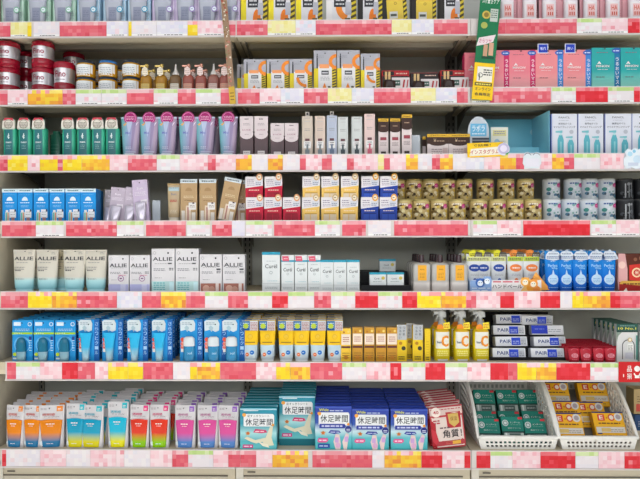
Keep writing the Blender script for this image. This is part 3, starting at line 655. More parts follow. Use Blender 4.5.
stock(k, 3, [225.5], 'kraft brown sunscreen carton leaning right against the others', 'sunscreen carton', GN, lean=.19)
stock(k, 3, [238], 'kraft brown sunscreen carton behind the leaning one', 'sunscreen carton', GN, Y=.075)
k = tube('beige_tube', pw(13.5), hgt(3, 183.5, .07), M('c2ab88', .35), 'd8d0c0', rb=.42, capf=.12, deco=lambda m: m.R(.1, .8, .9, .9, 'b4cdd6').L(.5, .88, .6, 1, '505860').T('Sun', .5, .72, .4, '8a8c98', .06).L(.5, .56, .5, 2, 'c05048', h=.02).L(.5, .3, .5, 3, 'e8dcc4'), crimp='b89a68')
stock(k, 3, [174.2], 'beige squeeze tube left of the kraft cartons', 'squeeze tube', None, Y=.04)
def sq(c1, cs, w, h, badge, pic):
    d = .055; m = carton('', w, h*.855, d, c1, side=cs, top='e6e2e2')
    m.box(-w/2+.0004, w/2-.0004, -d/2, -d/2+.001, h*.85, h, 'e6e2e6'); m.front(w, h, -d/2)
    m.R(0, .52, 1, 1, 'e6e2e6').PL([(0, .52), (1, .62), (1, .5), (0, .5)], c1).L(.3, .86, .4, 2, '8c7c98', h=.03, gap=.08).L(.35, .7, .5, 2, '9a8ca4', h=.02, gap=.06).L(.5, .44, .6, 1, 'f0dcc8', h=.03).R(.56, .62, .94, .84, 'd5d7e2').L(.75, .74, .3, 2, '8088a0', h=.03, gap=.07)
    m.R(.14, 0, .46, .3, pic).R(.5, 0, .86, .3, pic).R(.16, .3, .84, .34, M(cs))
    m.k += 6; m.E(.8, .98, .17, badge, rv=.15).E(.8, .98, .11, 'ece0c8', rv=.09).L(.8, .98, .14, 1, '806040', h=.03); return single('cream_carton', m, w, h, d)
for nm, c1, cs, badge, pic, cols, ups in (('red', 'c2183a', '8e1228', 'e0a070', 'a01430', (254.7, 273, 291.6), (254.2, 273.5)), ('yellow', 'eec468', 'c49a3c', 'cfae80', 'dccab0', (310.8, 330, 349.2), (311.3, 330.3, 349.8)), ('blue', '1f3f9e', '162c74', 'e8a83c', '2a50b4', (369.8, 388.5), (370.3, 389))):
    hh = hgt(3, 197.2); k = sq(c1, cs, pw(17.6), hh, badge, pic)
    stock(k, 3, list(cols), f'{nm} cream carton with round badge, lower layer', 'cream carton', f'{nm} cream cartons stacked two high')
    stock(k, 3, list(ups), f'{nm} cream carton with round badge, upper layer', 'cream carton', f'{nm} cream cartons stacked two high', base=hh*.86, Y=.0325)
def tin(kind):
    w, h = pw(17.5), (Z(199.3, .04)-ZS[3]); root = empty('tin_can'); r = w/2
    gold = kind == 'gold'; c = {'gold': M('ccb67c', .3, .1), 'white': M('d4dde6', .35), 'dark': M('1e2024', .3)}[kind]
    m = MB(); m.loft([(.0, r*.96, r*.96, 2), (.002, r, r, 2), (h*.9, r, r, 2)], c, n=24, front=True); m.front(w, h)
    rn = random.Random(5 if gold else 9)
    cols = {'gold': ['5c3c28', 'e6d7a4', '7a6438', 'efe4c4', '3c2c1c', 'd8b850'], 'white': ['88b4b0', 'e8eef2', '5c84a0', '46908a', 'dfe6ee', '44586c'], 'dark': ['8a8c90', '3a3c40', '50545a', '2c2e32', '6c7076', '222428']}[kind]
    for i in range(26):
        u, v, s_ = rn.uniform(.12, .88), rn.uniform(.12, .78), rn.uniform(.05, .13); m.E(u, v, s_, cols[i % 6], n=7); m.k = i % 5
    m.k = 6
    if kind != 'dark': m.L(.42, .78, .5, 1, 'e8e0d0' if gold else '3c5c9c', h=.06); m.E(.78, .68, .13, 'c83a84').L(.78, .68, .16, 2, 'f2c8dc', h=.02, gap=.07)
    else: m.R(.3, .1, .36, .75, 'b8bcc0').R(.5, .1, .54, .8, 'a0a4a8').R(.66, .15, .69, .7, '9a9ea4')
    m.build('can_body', root)
    l = MB(); l.loft([(h*.9, r*1.01, r*1.01, 2), (h*.96, r*1.01, r*1.01, 2), (h*.97, r*.93, r*.93, 2), (h, r*.9, r*.9, 2)], {'gold': M('c9b878', .25, .4), 'white': M('d4dae0', .3), 'dark': M('36383c', .3)}[kind], n=24); l.build('lid', root)
    kk = Kind(root, w, h, w); kk.round = True; return kk
tg, tw_, td = tin('gold'), tin('white'), tin('dark'); th = tg.h
def tins(k, nm, lows, ups, cat='tin can'):
    stock(k, 3, lows, f'{nm} face powder tin, lower front row', 'powder tin', f'{nm} powder tins', Y=.04)
    stock(k, 3, ups, f'{nm} face powder tin, upper set-back row', 'powder tin', f'{nm} powder tins', Y=.115, base=th+.0005)
    stock(k, 3, ups, f'{nm} face powder tin, under the upper row', 'powder tin', f'{nm} powder tins', Y=.115)
tins(tg, 'gold patterned', [404, 421, 438.8, 456.8, 478.3, 497, 514.5, 532.3], [397, 413.5, 430.3, 447, 464, 485, 505.6, 525])
tins(tw_, 'white and green', [551.5, 569.8, 588, 606], [551, 572.5, 589, 606])
tins(td, 'black and silver', [624.2, 642], [624, 641])

# ================================================================== ROW 4
def allie_deco(m):
    m.T('ALLIE', .5, .79, .84, '3a3a40', .085).L(.45, .69, .5, 1, '8e8e90').L(.35, .58, .5, 2, '77787c', h=.014, gap=.045).L(.3, .5, .3, 1, '55565a', h=.02).L(.4, .3, .4, 1, '8a8a8c', h=.014).E(.12, .92, .05, 'cfcdc4').L(.8, .93, .18, 2, '9a9a98', h=.01, gap=.03).E(.55, .96, .025, '2e2e2e')
GN = 'beige sunscreen tubes'
kt1 = tube('sunscreen_tube', pw(23), hgt(4, 249.3, .07), GR([(0, '8fd2e0'), (.2, 'b4e2e8'), (.3, 'd8d4c8'), (1, 'd6d0c2')], 2, .3), 'a8dce8', rb=.41, capf=.07, deco=allie_deco, crimp='d9d4c8')
kt2 = tube('sunscreen_tube', pw(22), hgt(4, 249.3, .07), GR([(0, '8fd2e0'), (.2, 'b4e2e8'), (.3, 'c8bfa4'), (1, 'c4b99c')], 2, .3), 'a8dce8', rb=.41, capf=.07, deco=allie_deco, crimp='cfc6ac')
stock(kt1, 4, [24.5, 47.5, 74.5, 96], 'beige sunscreen tube with aqua foot', 'sunscreen tube', GN, Y=.03)
stock(kt2, 4, [61.5], 'browner beige sunscreen tube squeezed between others', 'sunscreen tube', GN, Y=.075)
stock(kt1, 4, [38], 'beige sunscreen tube in second row', 'sunscreen tube', GN, Y=.13)
def alliebox(w, h, kind):
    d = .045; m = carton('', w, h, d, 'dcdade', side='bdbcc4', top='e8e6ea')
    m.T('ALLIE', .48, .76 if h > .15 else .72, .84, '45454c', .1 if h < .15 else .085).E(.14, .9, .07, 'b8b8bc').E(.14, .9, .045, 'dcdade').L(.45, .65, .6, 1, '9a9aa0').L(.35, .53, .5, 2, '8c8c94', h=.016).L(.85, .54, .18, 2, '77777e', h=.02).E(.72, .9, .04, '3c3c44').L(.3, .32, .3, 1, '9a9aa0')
    if kind == 'lav': m.R(0.02, 0, .98, .2, 'b6b8e4').R(.6, 0, .85, .2, 'cfd0ee').ARC(.62, .36, .15, .03, '9c6a9c', 0, 360).L(.62, .36, .12, 1, '7a4a80', h=.03).L(.7, .45, .4, 1, 'd86078')
    if kind == 'aqua': m.R(0.02, 0, .98, .24, 'b8dadc').L(.35, .2, .5, 4, '6cb4bc', h=.025, gap=.05).R(.78, .02, .96, .22, 'c8e8f0').R(.72, .64, .88, .67, '5a5a60')
    if kind == 'skin': m.R(.06, 0, .94, .22, 'a4685c').E(.3, .08, .16, 'd4a898').E(.55, .06, .14, 'c89888').R(.72, .0, .86, .22, 'e0d0cc').R(.76, .58, .94, .62, '5a5a60')
    return single('sunscreen_box', m, w, h, d)
k = alliebox(pw(20.7), hgt(4, 255), 'lav'); stock(k, 4, [118.5, 139.7], 'white sunscreen box with lavender foot', 'sunscreen box', 'white sunscreen boxes')
k = alliebox(pw(23.5), hgt(4, 248.5), 'aqua'); stock(k, 4, [163, 187], 'tallest white sunscreen box with aqua stripes', 'sunscreen box', 'white sunscreen boxes')
k = alliebox(pw(22.5), hgt(4, 254.3), 'skin'); stock(k, 4, [210.7, 233.7], 'white sunscreen box with skin-toned picture at foot', 'sunscreen box', 'white sunscreen boxes')
def curel(w, h, pink=False, wide=False):
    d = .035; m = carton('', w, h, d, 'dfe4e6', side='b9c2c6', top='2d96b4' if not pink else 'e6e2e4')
    if wide: m.R(0, .84, 1, 1, '2d9ab8').T('Curél', .42, .52, .3, '5c6468').E(.8, .56, .1, 'd2c05c').L(.45, .28, .5, 1, '9aa6aa', h=.04); return single('small_cream_box', m, w, h, d)
    if pink: m.R(0, .81, 1, .86, '3aa0c0').PL([(.1, .83), (.06, .97), (.56, .97), (.62, .83)], 'd86078').L(.34, .9, .3, 1, 'f2c8d0', h=.02)
    else: m.R(0, .93, 1, 1, '2d9ab8')
    m.T('Curél', .5, .64 if not pink else .6, .66, '50585c', .1).L(.5, .77 if not pink else .74, .5, 1, 'a0acb0').ARC(.5, .48, .09, .025, '9aa6aa', 0, 360).L(.6, .27, .6, 1, '9cc4d0').R(0, .2, 1, .208, 'b0b8bc').L(.5, .11, .7, 2, 'a0aaae', h=.012)
    return single('lotion_box', m, w, h, d)
GN = 'white and blue lotion boxes'
k = curel(pw(18), hgt(4, 252)); stock(k, 4, [271], 'tallest white lotion box with blue top', 'lotion box', GN)
k = curel(pw(12.9), hgt(4, 255), True); stock(k, 4, [287.7, 301, 314.3], 'white lotion box with pink tag at top', 'lotion box', GN)
k = curel(pw(12.9), hgt(4, 260)); stock(k, 4, [327, 340, 353.2], 'shorter white lotion box with blue top', 'lotion box', GN)
m = MB(); xa, xb = X(361, .04), X(411, .04); zz = ZS[4]; za, zb_ = Z(285.3, .04), Z(272, .1)
pr = [(.04, zz), (.04, za), (.13, za), (.13, zb_), (.25, zb_), (.25, zz)]; n = 6
m.add([(xa, y, z) for y, z in pr]+[(xb, y, z) for y, z in pr], [tuple(range(n)), tuple(reversed(range(n, 2*n)))]+[(i, n+i, n+(i+1) % n, (i+1) % n) for i in range(n)], M('15161a', .5))
tag(m.build('display_riser'), 'black stepped riser under the three small cream boxes', 'display riser')
k = curel(pw(17), pw(12.6), wide=True)
for i, px in enumerate((378, 395.5)): put(k, X(px, .043), .043, Z(285.2, .04), label=f"small white cream box, {('left','right')[i]} of the lower pair", cat='cream box', group='small white cream boxes')
put(k, X(387.5, .135), .135, Z(271.9, .1), label='small white cream box on the upper step alone', cat='cream box', group='small white cream boxes')
def lotionb():
    w, h = pw(18), hgt(4, 255); root = empty('lotion_bottle'); m = MB(); zb = h*.78
    m.loft([(0, w*.46, .019, 4), (.004, w*.49, .021, 4), (zb*.9, w*.49, .021, 4), (zb*.97, w*.43, .018, 3), (zb, w*.25, .012, 2), (zb*1.02, w*.16, .008, 2)], GR([(0, 'd8d2d0'), (.28, 'd8d2d0'), (.36, 'b6b4b0'), (1, 'c4c2be')], 2, .2), n=24, front=True); m.front(w, h)
    m.R(.26, .3, .74, .72, 'eeae34').T('AHA', .5, .6, .26, 'a8742c', .04).L(.5, .5, .3, 4, 'a8742c', h=.012, gap=.04); m.build('bottle_body', root)
    c = MB(); c.loft([(zb*1.0, w*.17, w*.17, 2), (h*.97, w*.15, w*.15, 2), (h, w*.13, w*.13, 2)], M('3c2a30', .25), n=16); c.build('cap', root); kk = Kind(root, w, h, .042); kk.round = True; return kk
k = lotionb(); stock(k, 4, [421.3, 439.8, 458.5], 'frosted lotion bottle with yellow label', 'lotion bottle', 'frosted lotion bottles', Y=.03, deep=4, gap=.012)
# hand cream display
def hcream(c_oval, c_low, tagc, w, top, band):
    h = hgt(4, top, .07); def_ = GR([(0, c_low), (.3, 'e2e6ea'), (1, 'e4e6e8')], 2, .3)
    def deco(m): m.R(.05, .8, .95, .93, band).L(.5, .87, .7, 2, '5a5444', h=.02).E(.5, .62, .34, c_oval, rv=.1).L(.5, .62, .4, 1, 'eef0f4', h=.03).L(.5, .45, .5, 2, 'b0b4bc').E(.5, .3, .1, c_oval)
    kk = tube('hand_cream_tube', w, h, def_, 'e8eaec', rb=.4, capf=.12, deco=deco)
    s = MB(); s.front(w, h, -.004); s.E(.42, 1.0, .25, tagc, n=18).L(.42, 1.0, .32, 2, '4a4a30', h=.02, gap=.04).PL([(.5, .92), (1.0, .92), (.96, 1.04), (.6, 1.06)], '56524a').L(.76, .97, .36, 2, 'dcd8c8', h=.015, gap=.04); s.build('neck_tag', kk.root); return kk
kb_ = hcream('2a4ca4', 'a8c0e0', 'e2dc30', pw(16.5), 254, 'd8dc9a'); ko_ = hcream('f08848', 'f0dcc0', 'e88a3c', pw(17.5), 254, 'bcd04c')
stock(kb_, 4, [474, 483.2, 498.4], 'white hand cream tube with blue oval', 'hand cream tube', 'hand cream tubes with blue ovals', Y=.055, deep=3, gap=.03, jit=.004)
stock(ko_, 4, [515, 531], 'white hand cream tube with orange oval', 'hand cream tube', 'hand cream tubes with orange ovals', Y=.055, deep=3, gap=.03, jit=.004)
root = empty('display_tray'); x0, x1 = X(470, .025), X(541, .025); x2 = X(550, .022)
m = MB(); z0 = ZS[4]; zf = Z(284, .022)
m.box(x0, x1, .024, .026, z0, zf, 'e8e4e6'); m.box(x0, x1, .026, .28, z0, z0+.002, 'e0e0e4'); 
for xx, c in ((x0, 'a8c4e8'), (x1-.002, 'e8c89c')):
    m.add([(xx, .024, z0), (xx, .28, z0), (xx, .28, Z(257, .28)), (xx, .2, Z(258, .2)), (xx, .024, zf), (xx+.002, .024, z0), (xx+.002, .28, z0), (xx+.002, .28, Z(257, .28)), (xx+.002, .2, Z(258, .2)), (xx+.002, .024, zf)], [(0, 4, 3, 2, 1), (5, 6, 7, 8, 9), (0, 5, 9, 4), (4, 9, 8, 3), (3, 8, 7, 2)], c)
m.build('tray_body', root)
m = MB(); W_, H_ = x1-x0, pw(11.5); m.box(-W_/2, W_/2, -.0012, 0, 0, H_, 'ece8ea'); m.front(W_, H_, -.0012)
m.R(0, .05, .3, .98, '8cacdc').L(.15, .3, .26, 2, 'd8e4f4', h=.08, gap=.2).PL([(.7, 0), (.76, .5), (.92, .62), (1, .3), (1, 0)], 'f2c070').E(.85, .35, .06, 'f0a030').E(.93, .2, .05, 'e88a3c').T('ハンドベール', .52, .45, .42, '38343c', .34).L(.5, .85, .36, 1, 'd05068', h=.1)
o = m.build('front_panel', root); o.location = ((x0+x1)/2, .0235, z0)
m = MB(); a_ = [P(p, q, .03) for p, q in ((533, 290), (533, 277), (536, 272), (551, 290))]; a_ = [(x, max(z, z0+.0005)) for x, z in a_]
m.add([(x, .03, z) for x, z in a_]+[(x, .0325, z) for x, z in a_], [(0, 3, 2, 1), (4, 5, 6, 7), (0, 1, 5, 4), (1, 2, 6, 5), (2, 3, 7, 6), (3, 0, 4, 7)], 'f0a850'); m.build('side_wing', root)
for px, py, c, c2 in ((480, 281, '3a68b8', 'dfe8f4'), (487, 279, '88a8d8', 'eaf0f8'), (525, 280, 'f2b050', 'f6ecd8'), (533, 282, 'f0a048', 'f8f0dc')):
    m = MB(); r = pw(4.6); m.front(2*r, 2*r, -.0013); m.E(.5, .5, .5, c, n=18).E(.5, .45, .3, c2).E(.38, .52, .05, '404860').E(.62, .52, .05, '404860').E(.2, .85, .13, c).E(.8, .85, .13, c)
    o = m.build('bear_cutout', root); o.location = (X(px, .022), .0215, Z(py+6.5, .022))
tag(root, 'white card display tray with blue and orange ends holding hand cream tubes', 'display tray')
def perfect():
    def deco(m): m.T('Perfect', .5, .64, .6, '9cd0f0', .07).T('Whip', .6, .57, .4, '9cd0f0', .06).E(.5, .3, .33, 'bcd8f0', n=20).PL([(.42, .42), (.5, .55), (.58, .42)], 'bcd8f0').L(.5, .32, .44, 3, '6aa0d0', h=.015, gap=.04).L(.5, .1, .6, 1, '8cc0ea').L(.5, .74, .3, 1, 'a8d4f0')
    w, h = pw(15.5), hgt(4, 251, .07); kk = tube('face_wash_tube', w, h, GR([(0, '145cc0'), (.4, '1672d2'), (1, '1c8cdc')], 2, .2), '1858b0', rb=.42, capf=.06, deco=deco)
    s = MB(); s.front(w, h, -.012); s.PL([(.0, .8), (.02, .9), (.2, .99), (.5, 1.0), (.8, .98), (.98, .88), (1.04, .8), (.5, .76)], M('d3dce6', .3)).L(.5, .93, .6, 1, '8896b0', h=.03).L(.5, .86, .84, 2, '5c74a0', h=.02).E(.5, 1.0, .1, 'c8d4e4'); s.build('neck_tag', kk.root); return kk
k = perfect(); stock(k, 4, [552, 565.3, 579.5, 595.3, 608], 'blue face wash tube with white neck tag', 'face wash tube', 'blue face wash tubes', Y=.025, deep=3, gap=.025)
def brownred():
    w, h, d = pw(30), hgt(4, 254), .06; m = carton('', w, h, d, '58281c', side='c08a84'); m.PL([(0, .05), (0, 1), (.22, 1), (.3, .6), (.3, .2), (.1, .05)], 'd8a4a4').E(.12, .7, .12, 'e8c4bc').PL([(.36, .3), (.36, .7), (1, .75), (1, .25)], 'd0342c').E(.6, .5, .16, 'f0d8b0').E(.6, .5, .11, 'c83828').T('米', .6, .5, .14, 'f4ead0').R(0.02, 0, 1, .25, 'a82420').PL([(.02, .2), (.1, .28), (1, .28), (1, .14)], 'd8a848').L(.5, .2, .7, 1, '5a2018', h=.03).PL([(.15, 0), (.25, .1), (.3, 0)], 'f0e8e0').E(.75, .88, .08, '9a6c50').E(.55, .85, .06, '8a5a44')
    return single('face_mask_carton', m, w, h, d)
stock(brownred(), 4, [633.5], 'brown, pink and red carton at the right edge of the fifth shelf', 'mask carton', None)

# ================================================================== ROW 5
def blister(side_text, kind):
    w = pw({'roll': 20.8, 'tube': 21, 'cap': 23}[kind]); h = hgt(5, 320.3 if kind == 'roll' else 319.5); root = empty({'roll': 'roll_on_pack', 'tube': 'tube_blister_pack', 'cap': 'lotion_blister_pack'}[kind]); d = .012
    m = carton('', w, h, d, '1c96dc', side='1a72c0', top='2d94d0')
    if kind == 'roll':
        m.R(.08, .86, .42, .95, 'dce8f2').E(.86, .9, .1, 'dce8f2').E(.86, .9, .07, '4a90c8').L(.5, .78, .7, 2, '9cc8ea', h=.02).R(0, .65, 1, .7, 'a4d030').T('さらさら', .3, .675, .4, 'f0f6e0', .03).E(.5, .4, .4, '66b8ea', n=20).E(.5, .38, .34, '1484cc').L(.9, .5, .12, 5, 'e0eef8', gap=.06).E(.14, .16, .09, 'c4dc30').R(.06, .04, .24, .08, 'e8f0f4').R(.84, .52, .96, .6, '2c3c8c').E(.5, .93, .03, '203050')
    else:
        m.R(.76, 0, 1, 1, '1864b4').TV('さらっとクール', .88, .95, .115, 'a4ccec')
        m.PL([(.04, .72), (.02, .95), (.12, .99), (.6, .99), (.68, .9), (.66, .74), (.5, .7), (.3, .76)], 'cfdce2').L(.3, .92, .4, 2, '8ca4b4', h=.015).E(.5, .88, .03, '204050').PL([(.2, .8), (.34, .7), (.42, .8), (.3, .86)], 'a8c4d0').E(.13, .52, .09, 'e85838').E(.13, .42, .09, 'e85838').E(.13, .34, .09, 'e06050').R(.06, .22, .2, .3, 'e8e0dc').L(.13, .45, .1, 4, 'f8d8c8', h=.012)
        m.L(.4, .1, .4, 2, '7cc0ea')
    m.build('backing_card', root)
    b = MB(); cx = -.0 if kind == 'roll' else -w*.1
    if kind == 'roll':
        r = w*.23; y = -d/2-r*.5
        b.loft([(.004, r*.9, r*.5, 2, cx, y), (h*.12, r, r*.55, 2, cx, y), (h*.24, r, r*.55, 2, cx, y)], M('7fa8b8', .15), n=16)
        b.loft([(h*.24, r*1.02, r*.56, 2, cx, y), (h*.46, r*.98, r*.54, 2, cx, y), (h*.55, r*.7, r*.4, 2, cx, y), (h*.58, r*.3, r*.2, 2, cx, y)], M('1e6e8c', .15), n=16)
        b.build('roll_on_bottle', root)
    elif kind == 'tube':
        y = -d/2-.009
        b.loft([(.004, w*.15, .011, 2, cx, y), (h*.15, w*.17, .011, 2, cx, y), (h*.2, w*.18, .012, 2, cx, y), (h*.5, w*.24, .007, 2, cx, y), (h*.68, w*.3, .002, 2, cx, y)], GR([(0, 'a8c0cc'), (.35, '7fb8d4'), (.5, '38b4e4'), (1, '30b8ec')], 2, .15), n=18)
        b.build('tube', root)
    else:
        y = -d/2-.012; r = w*.24
        b.loft([(.004, r, .012, 2, cx+w*.04, y), (h*.38, r, .012, 2, cx+w*.04, y)], M('2c84b4', .15), n=18, front=True)
        b.front(w, h); b.T('cool', .44, .22, .3, '9ccae4', .06)
        b.build('lotion_bottle', root)
        c = MB(); c.loft([(h*.38, r*1.05, .0125, 2, cx+w*.04, y), (h*.56, r*1.0, .012, 2, cx+w*.04, y), (h*.6, r*.6, .008, 2, cx+w*.04, y)], M('dfe6ea', .25), n=18); c.build('bottle_cap', root)
    return Kind(root, w, h, d+.016)
GN = 'blue sunscreen blister packs'
k = blister(0, 'roll'); stock(k, 5, [21.3, 42.5, 64], 'blue roll-on blister pack with green stripe', 'blister pack', GN, Y=.024, deep=7, gap=.012, jit=.003)
k = blister(0, 'tube'); stock(k, 5, [88, 111.5, 136.5, 161], 'blue blister pack with cyan tube', 'blister pack', GN, Y=.024, deep=6, gap=.016, jit=.004)
k = blister(0, 'cap'); stock(k, 5, [190.5, 215, 232.5], 'blue blister pack with white-capped bottle', 'blister pack', GN, Y=.024, deep=6, gap=.016, jit=.004)
def yel():
    w, h = pw(16.6), hgt(5, 319, .07)
    def deco(m):
        m.T('UV', .5, .62, .2, 'e8c860', .08).ARC(.5, .6, .16, .03, 'e0b030', 0, 360).R(.2, .455, .8, .475, '8c6a30').E(.33, .17, .11, 'ec7c48').E(.62, .22, .13, '2878cc').L(.33, .17, .12, 1, 'f8e0d0').L(.62, .22, .14, 1, 'd8e8f8')
    kk = tube('sunscreen_tube', w, h, GR([(0, 'cfdce4'), (.36, 'bcd4e4'), (.37, 'f4c41c'), (1, 'f5cc28')], 2, .3), 'dfe6ea', rb=.4, capf=.05, deco=deco)
    s = MB(); s.front(w, h, -.016); s.box(-w*.48, w*.48, -.0165, -.0155, h*.76, h*1.0, 'd4d8da'); s.front(w, h, -.0166); s.R(.02, .76, .5, .99, '2468a4').L(.26, .94, .36, 4, 'c8dcec', h=.02, gap=.05).E(.26, .87, .16, 'b4c83c').R(.06, .76, .46, .81, '184c88').L(.74, .95, .4, 6, 'a84a50', h=.015, gap=.035); s.build('hang_tag', kk.root); kk.d = .03
    return kk
k = yel(); stock(k, 5, [250.5, 267.7, 286.5, 301.5, 317.7, 335], 'yellow and pale blue sunscreen tube with header tag', 'sunscreen tube', 'yellow sunscreen tubes', Y=.025, deep=5, gap=.018, jit=.005)
def goldbox(w, top, c='d8a028', tag_=False):
    h = hgt(5, top); d = .03; m = carton('', w, h, d, c, side='9c7430', top='c8a060'); m.R(.06, .5, .94, .82, 'ecdccc').L(.5, .72, .6, 3, 'b06a58', h=.025, gap=.06).R(.05, .4, .95, .46, '5c2c2c').E(.75, .9, .12, 'e8cc70').E(.3, .88, .1, 'b8742c').L(.5, .25, .7, 3, '8c5a20', h=.02, gap=.07).E(.5, .12, .2, 'c88428')
    return single('eye_cream_box', m, w, h, d)
k = goldbox(pw(10.2), 328.3, 'f0c43c'); stock(k, 5, [345.8], 'bright yellow small eye cream box at left of gold ones', 'eye cream box', 'small gold boxes')
k = goldbox(pw(10.6), 327.5, 'c8922c'); stock(k, 5, [357.4, 369.2, 380.8, 392], 'small gold eye cream box', 'eye cream box', 'small gold boxes')
def yst(w, top, tall=True):
    h = hgt(5, top); root = empty('lip_stick_pack'); d = .02; m = carton('', w, h, d, 'e8c420', side='b8921c'); m.L(.5, .12, .6, 2, '3c3420', h=.03, gap=.06)
    if tall: m.E(.4, .5, .16, 'b8801c').E(.68, .36, .2, '3c3828')
    else: m.L(.5, .6, .4, 6, 'a8801c', gap=.08)
    m.build('pack_body', root)
    if tall:
        s = MB(); s.box(-w*.45, w*.45, -d/2-.003, -d/2-.002, h*.6, h*1.02, 'b8bcc0'); s.front(w, h, -d/2-.0031); s.TV('うるおい', .35, .98, .09, '4a4c54').TV('つや肌', .7, .98, .09, '4a4c54'); s.build('hang_tag', root)
    return Kind(root, w, h, d)
k = yst(pw(10.6), 325.5); stock(k, 5, [401.5, 417.7], 'yellow slim pack with silver tag', 'slim pack', 'yellow slim packs', Y=.035)
stock(k, 5, [410.5], 'yellow slim pack with silver tag, squeezed in behind', 'slim pack', 'yellow slim packs', Y=.07)
k = yst(pw(6), 329, False); stock(k, 5, [427.5], 'narrow plain yellow pack beside the spray bottles', 'slim pack', 'yellow slim packs', Y=.035)
def spray():
    w, h = pw(16.5), hgt(5, 311); root = empty('spray_bottle'); m = MB(); zb = h*.66
    m.loft([(0, w*.44, .022, 3), (.004, w*.48, .025, 3), (zb*.88, w*.48, .025, 3), (zb*.97, w*.36, .019, 2.5), (zb*1.03, w*.2, .011, 2)], M('e4cc1c', .15), n=24, front=True); m.front(w, h)
    m.R(.1, .25, .9, .58, 'e8e6dc').R(.1, .58, .9, .63, 'e2b820').R(.06, .08, .94, .25, 'd8c418').L(.5, .2, .7, 3, 'f0eca0', h=.015, gap=.04).R(.2, .0, .8, .04, 'd8dce0').T('C', .66, .4, .4, 'ec9428', .22).T('bany', .34, .37, .34, '3c4868', .06)
    m.k += 3; m.T('C', .62, .4, .42, 'ec9428', .22); m.build('bottle_body', root)
    t = MB(); t.front(w, h, -.0265); t.PL([(.12, .64), (.16, .72), (.4, .74), (.52, .7), (.55, .64)], 'e88c28').PL([(.55, .64), (.52, .76), (.9, .78), (.94, .64)], 'f0dc3c').L(.72, .73, .3, 3, 'c06020', h=.015, gap=.03); t.build('neck_tag', root)
    s = MB(); g = M('b9bcbc', .2); s.loft([(zb*1.0, w*.2, w*.2, 2), (h*.78, w*.2, w*.2, 2), (h*.8, w*.12, w*.12, 2), (h*.88, w*.12, w*.12, 2)], g, n=16)
    s.loft([(h*.86, w*.2, w*.13, 3, w*.08), (h*.95, w*.24, w*.13, 3, w*.04), (h*.985, w*.2, w*.11, 3, -.0), (h, w*.1, w*.08, 3)], g, n=16)
    s.box(-w*.42, -w*.1, -w*.07, w*.07, h*.92, h*.97, g); s.box(-w*.46, -w*.4, -w*.09, w*.09, h*.905, h*.98, g)
    s.build('spray_head', root)
    t = MB(); t.add([(-w*.2, y, h*.92) for y in (-.003, .003)]+[(-w*.12, y, h*.9) for y in (-.003, .003)]+[(-w*.3, y, h*.82) for y in (-.003, .003)]+[(-w*.36, y, h*.8) for y in (-.003, .003)], [(0, 2, 4, 6), (1, 7, 5, 3), (0, 6, 7, 1), (2, 3, 5, 4), (6, 4, 5, 7)], g); t.build('trigger', root)
    kk = Kind(root, w, h, .05); kk.round = True; return kk
k = spray(); stock(k, 5, [441.3, 461, 480.3], 'yellow trigger spray bottle with letter C label', 'spray bottle', 'yellow spray bottles', Y=.035, deep=2, gap=.02)
m = MB(); xa, xb = X(487.5, .05), X(530, .05); zf = ZS[5]; xb2 = X(566, .05)
root = empty('display_riser'); m.box(xa, xb2, .05, .055, zf, zf+.012, M('111114')); m.box(xa, xb2, .055, .25, zf, zf+.004, M('111114'))
m.box(xa, X(548, .25), .25, .256, zf, Z(312, .25), M('0e0e12', .6)); m.build('tray', root)
steps = [(.075, 353.4), (.115, 342.5), (.155, 333.5), (.195, 325.5)]
m = MB()
for i in range(3): m.box(xa+.02, xb2-.004, .095+.04*i, .135+.04*i if i < 2 else .25, zf+.004, zf+.004+.038*(i+1), M('121216')); 
m.build('steps', root); tag(root, 'black stepped display stand under the white and blue ointment boxes', 'display stand')
def pair(w, blue):
    h, d = .037, .04; m = carton('', w, h, d, 'eef0f6', side='c8ccd8', top='e4e8f0')
    if blue: m.R(0, .1, .5, .98, '2440d0').L(.25, .6, .3, 1, '98a8e4', h=.06).L(.72, .55, .4, 2, '9094a4', h=.05, gap=.2)
    else: m.T('PAIR', .32, .5, .36, '39508c', .36).R(.5, .1, .78, .88, '2a4cd8').L(.64, .5, .2, 2, 'b8c4f0', h=.08, gap=.2).R(.78, .1, .96, .9, 'ccd0d8').L(.87, .6, .14, 3, '787c8c', h=.06, gap=.18)
    return single('ointment_box', m, w, h, d)
kp, kq = pair(pw(33), False), pair(pw(33), True)
for side, px, lst in (('left', 510.5, (0, 1, 2, 3)), ('right', 549, (0, 1, 2))):
    for i in lst:
        yy = .055+.04*i; zz = zf+.0045+.038*i
        put(kq if (side == 'right' and i == 2) else kp, X(px, yy)+.004*((i % 2)*2-1), yy, zz, label=f"white and blue ointment box, {side} pile, {('lowest', 'second', 'third', 'topmost')[i if side=='left' else (i if i<2 else 3)]} step", cat='ointment box', group='ointment boxes on black steps', rz=.03*((i % 2)*2-1), rx=-.22)
put(kp, X(536, .19), .177, zf+.0045+.114, label='white and blue ointment box at the back, right of left pile', cat='ointment box', group='ointment boxes on black steps')
k = tube('gel_tube', pw(12.2), hgt(5, 343.5, .07), M('b4122c', .3), '9c0e26', rb=.42, capf=.08, deco=lambda m: m.E(.5, .42, .28, 'd8909c', rv=.14).L(.5, .5, .36, 4, 'b02038', h=.03, gap=.07).ARC(.5, .62, .34, .04, 'd86a7a', 30, 150).L(.5, .18, .5, 1, 'd87080', h=.03), crimp='8e0c20')
stock(k, 5, [573.2, 585.5, 598, 609.5], 'small crimson gel tube', 'gel tube', 'small crimson tubes', Y=.015, deep=7, gap=.003, jit=.002)
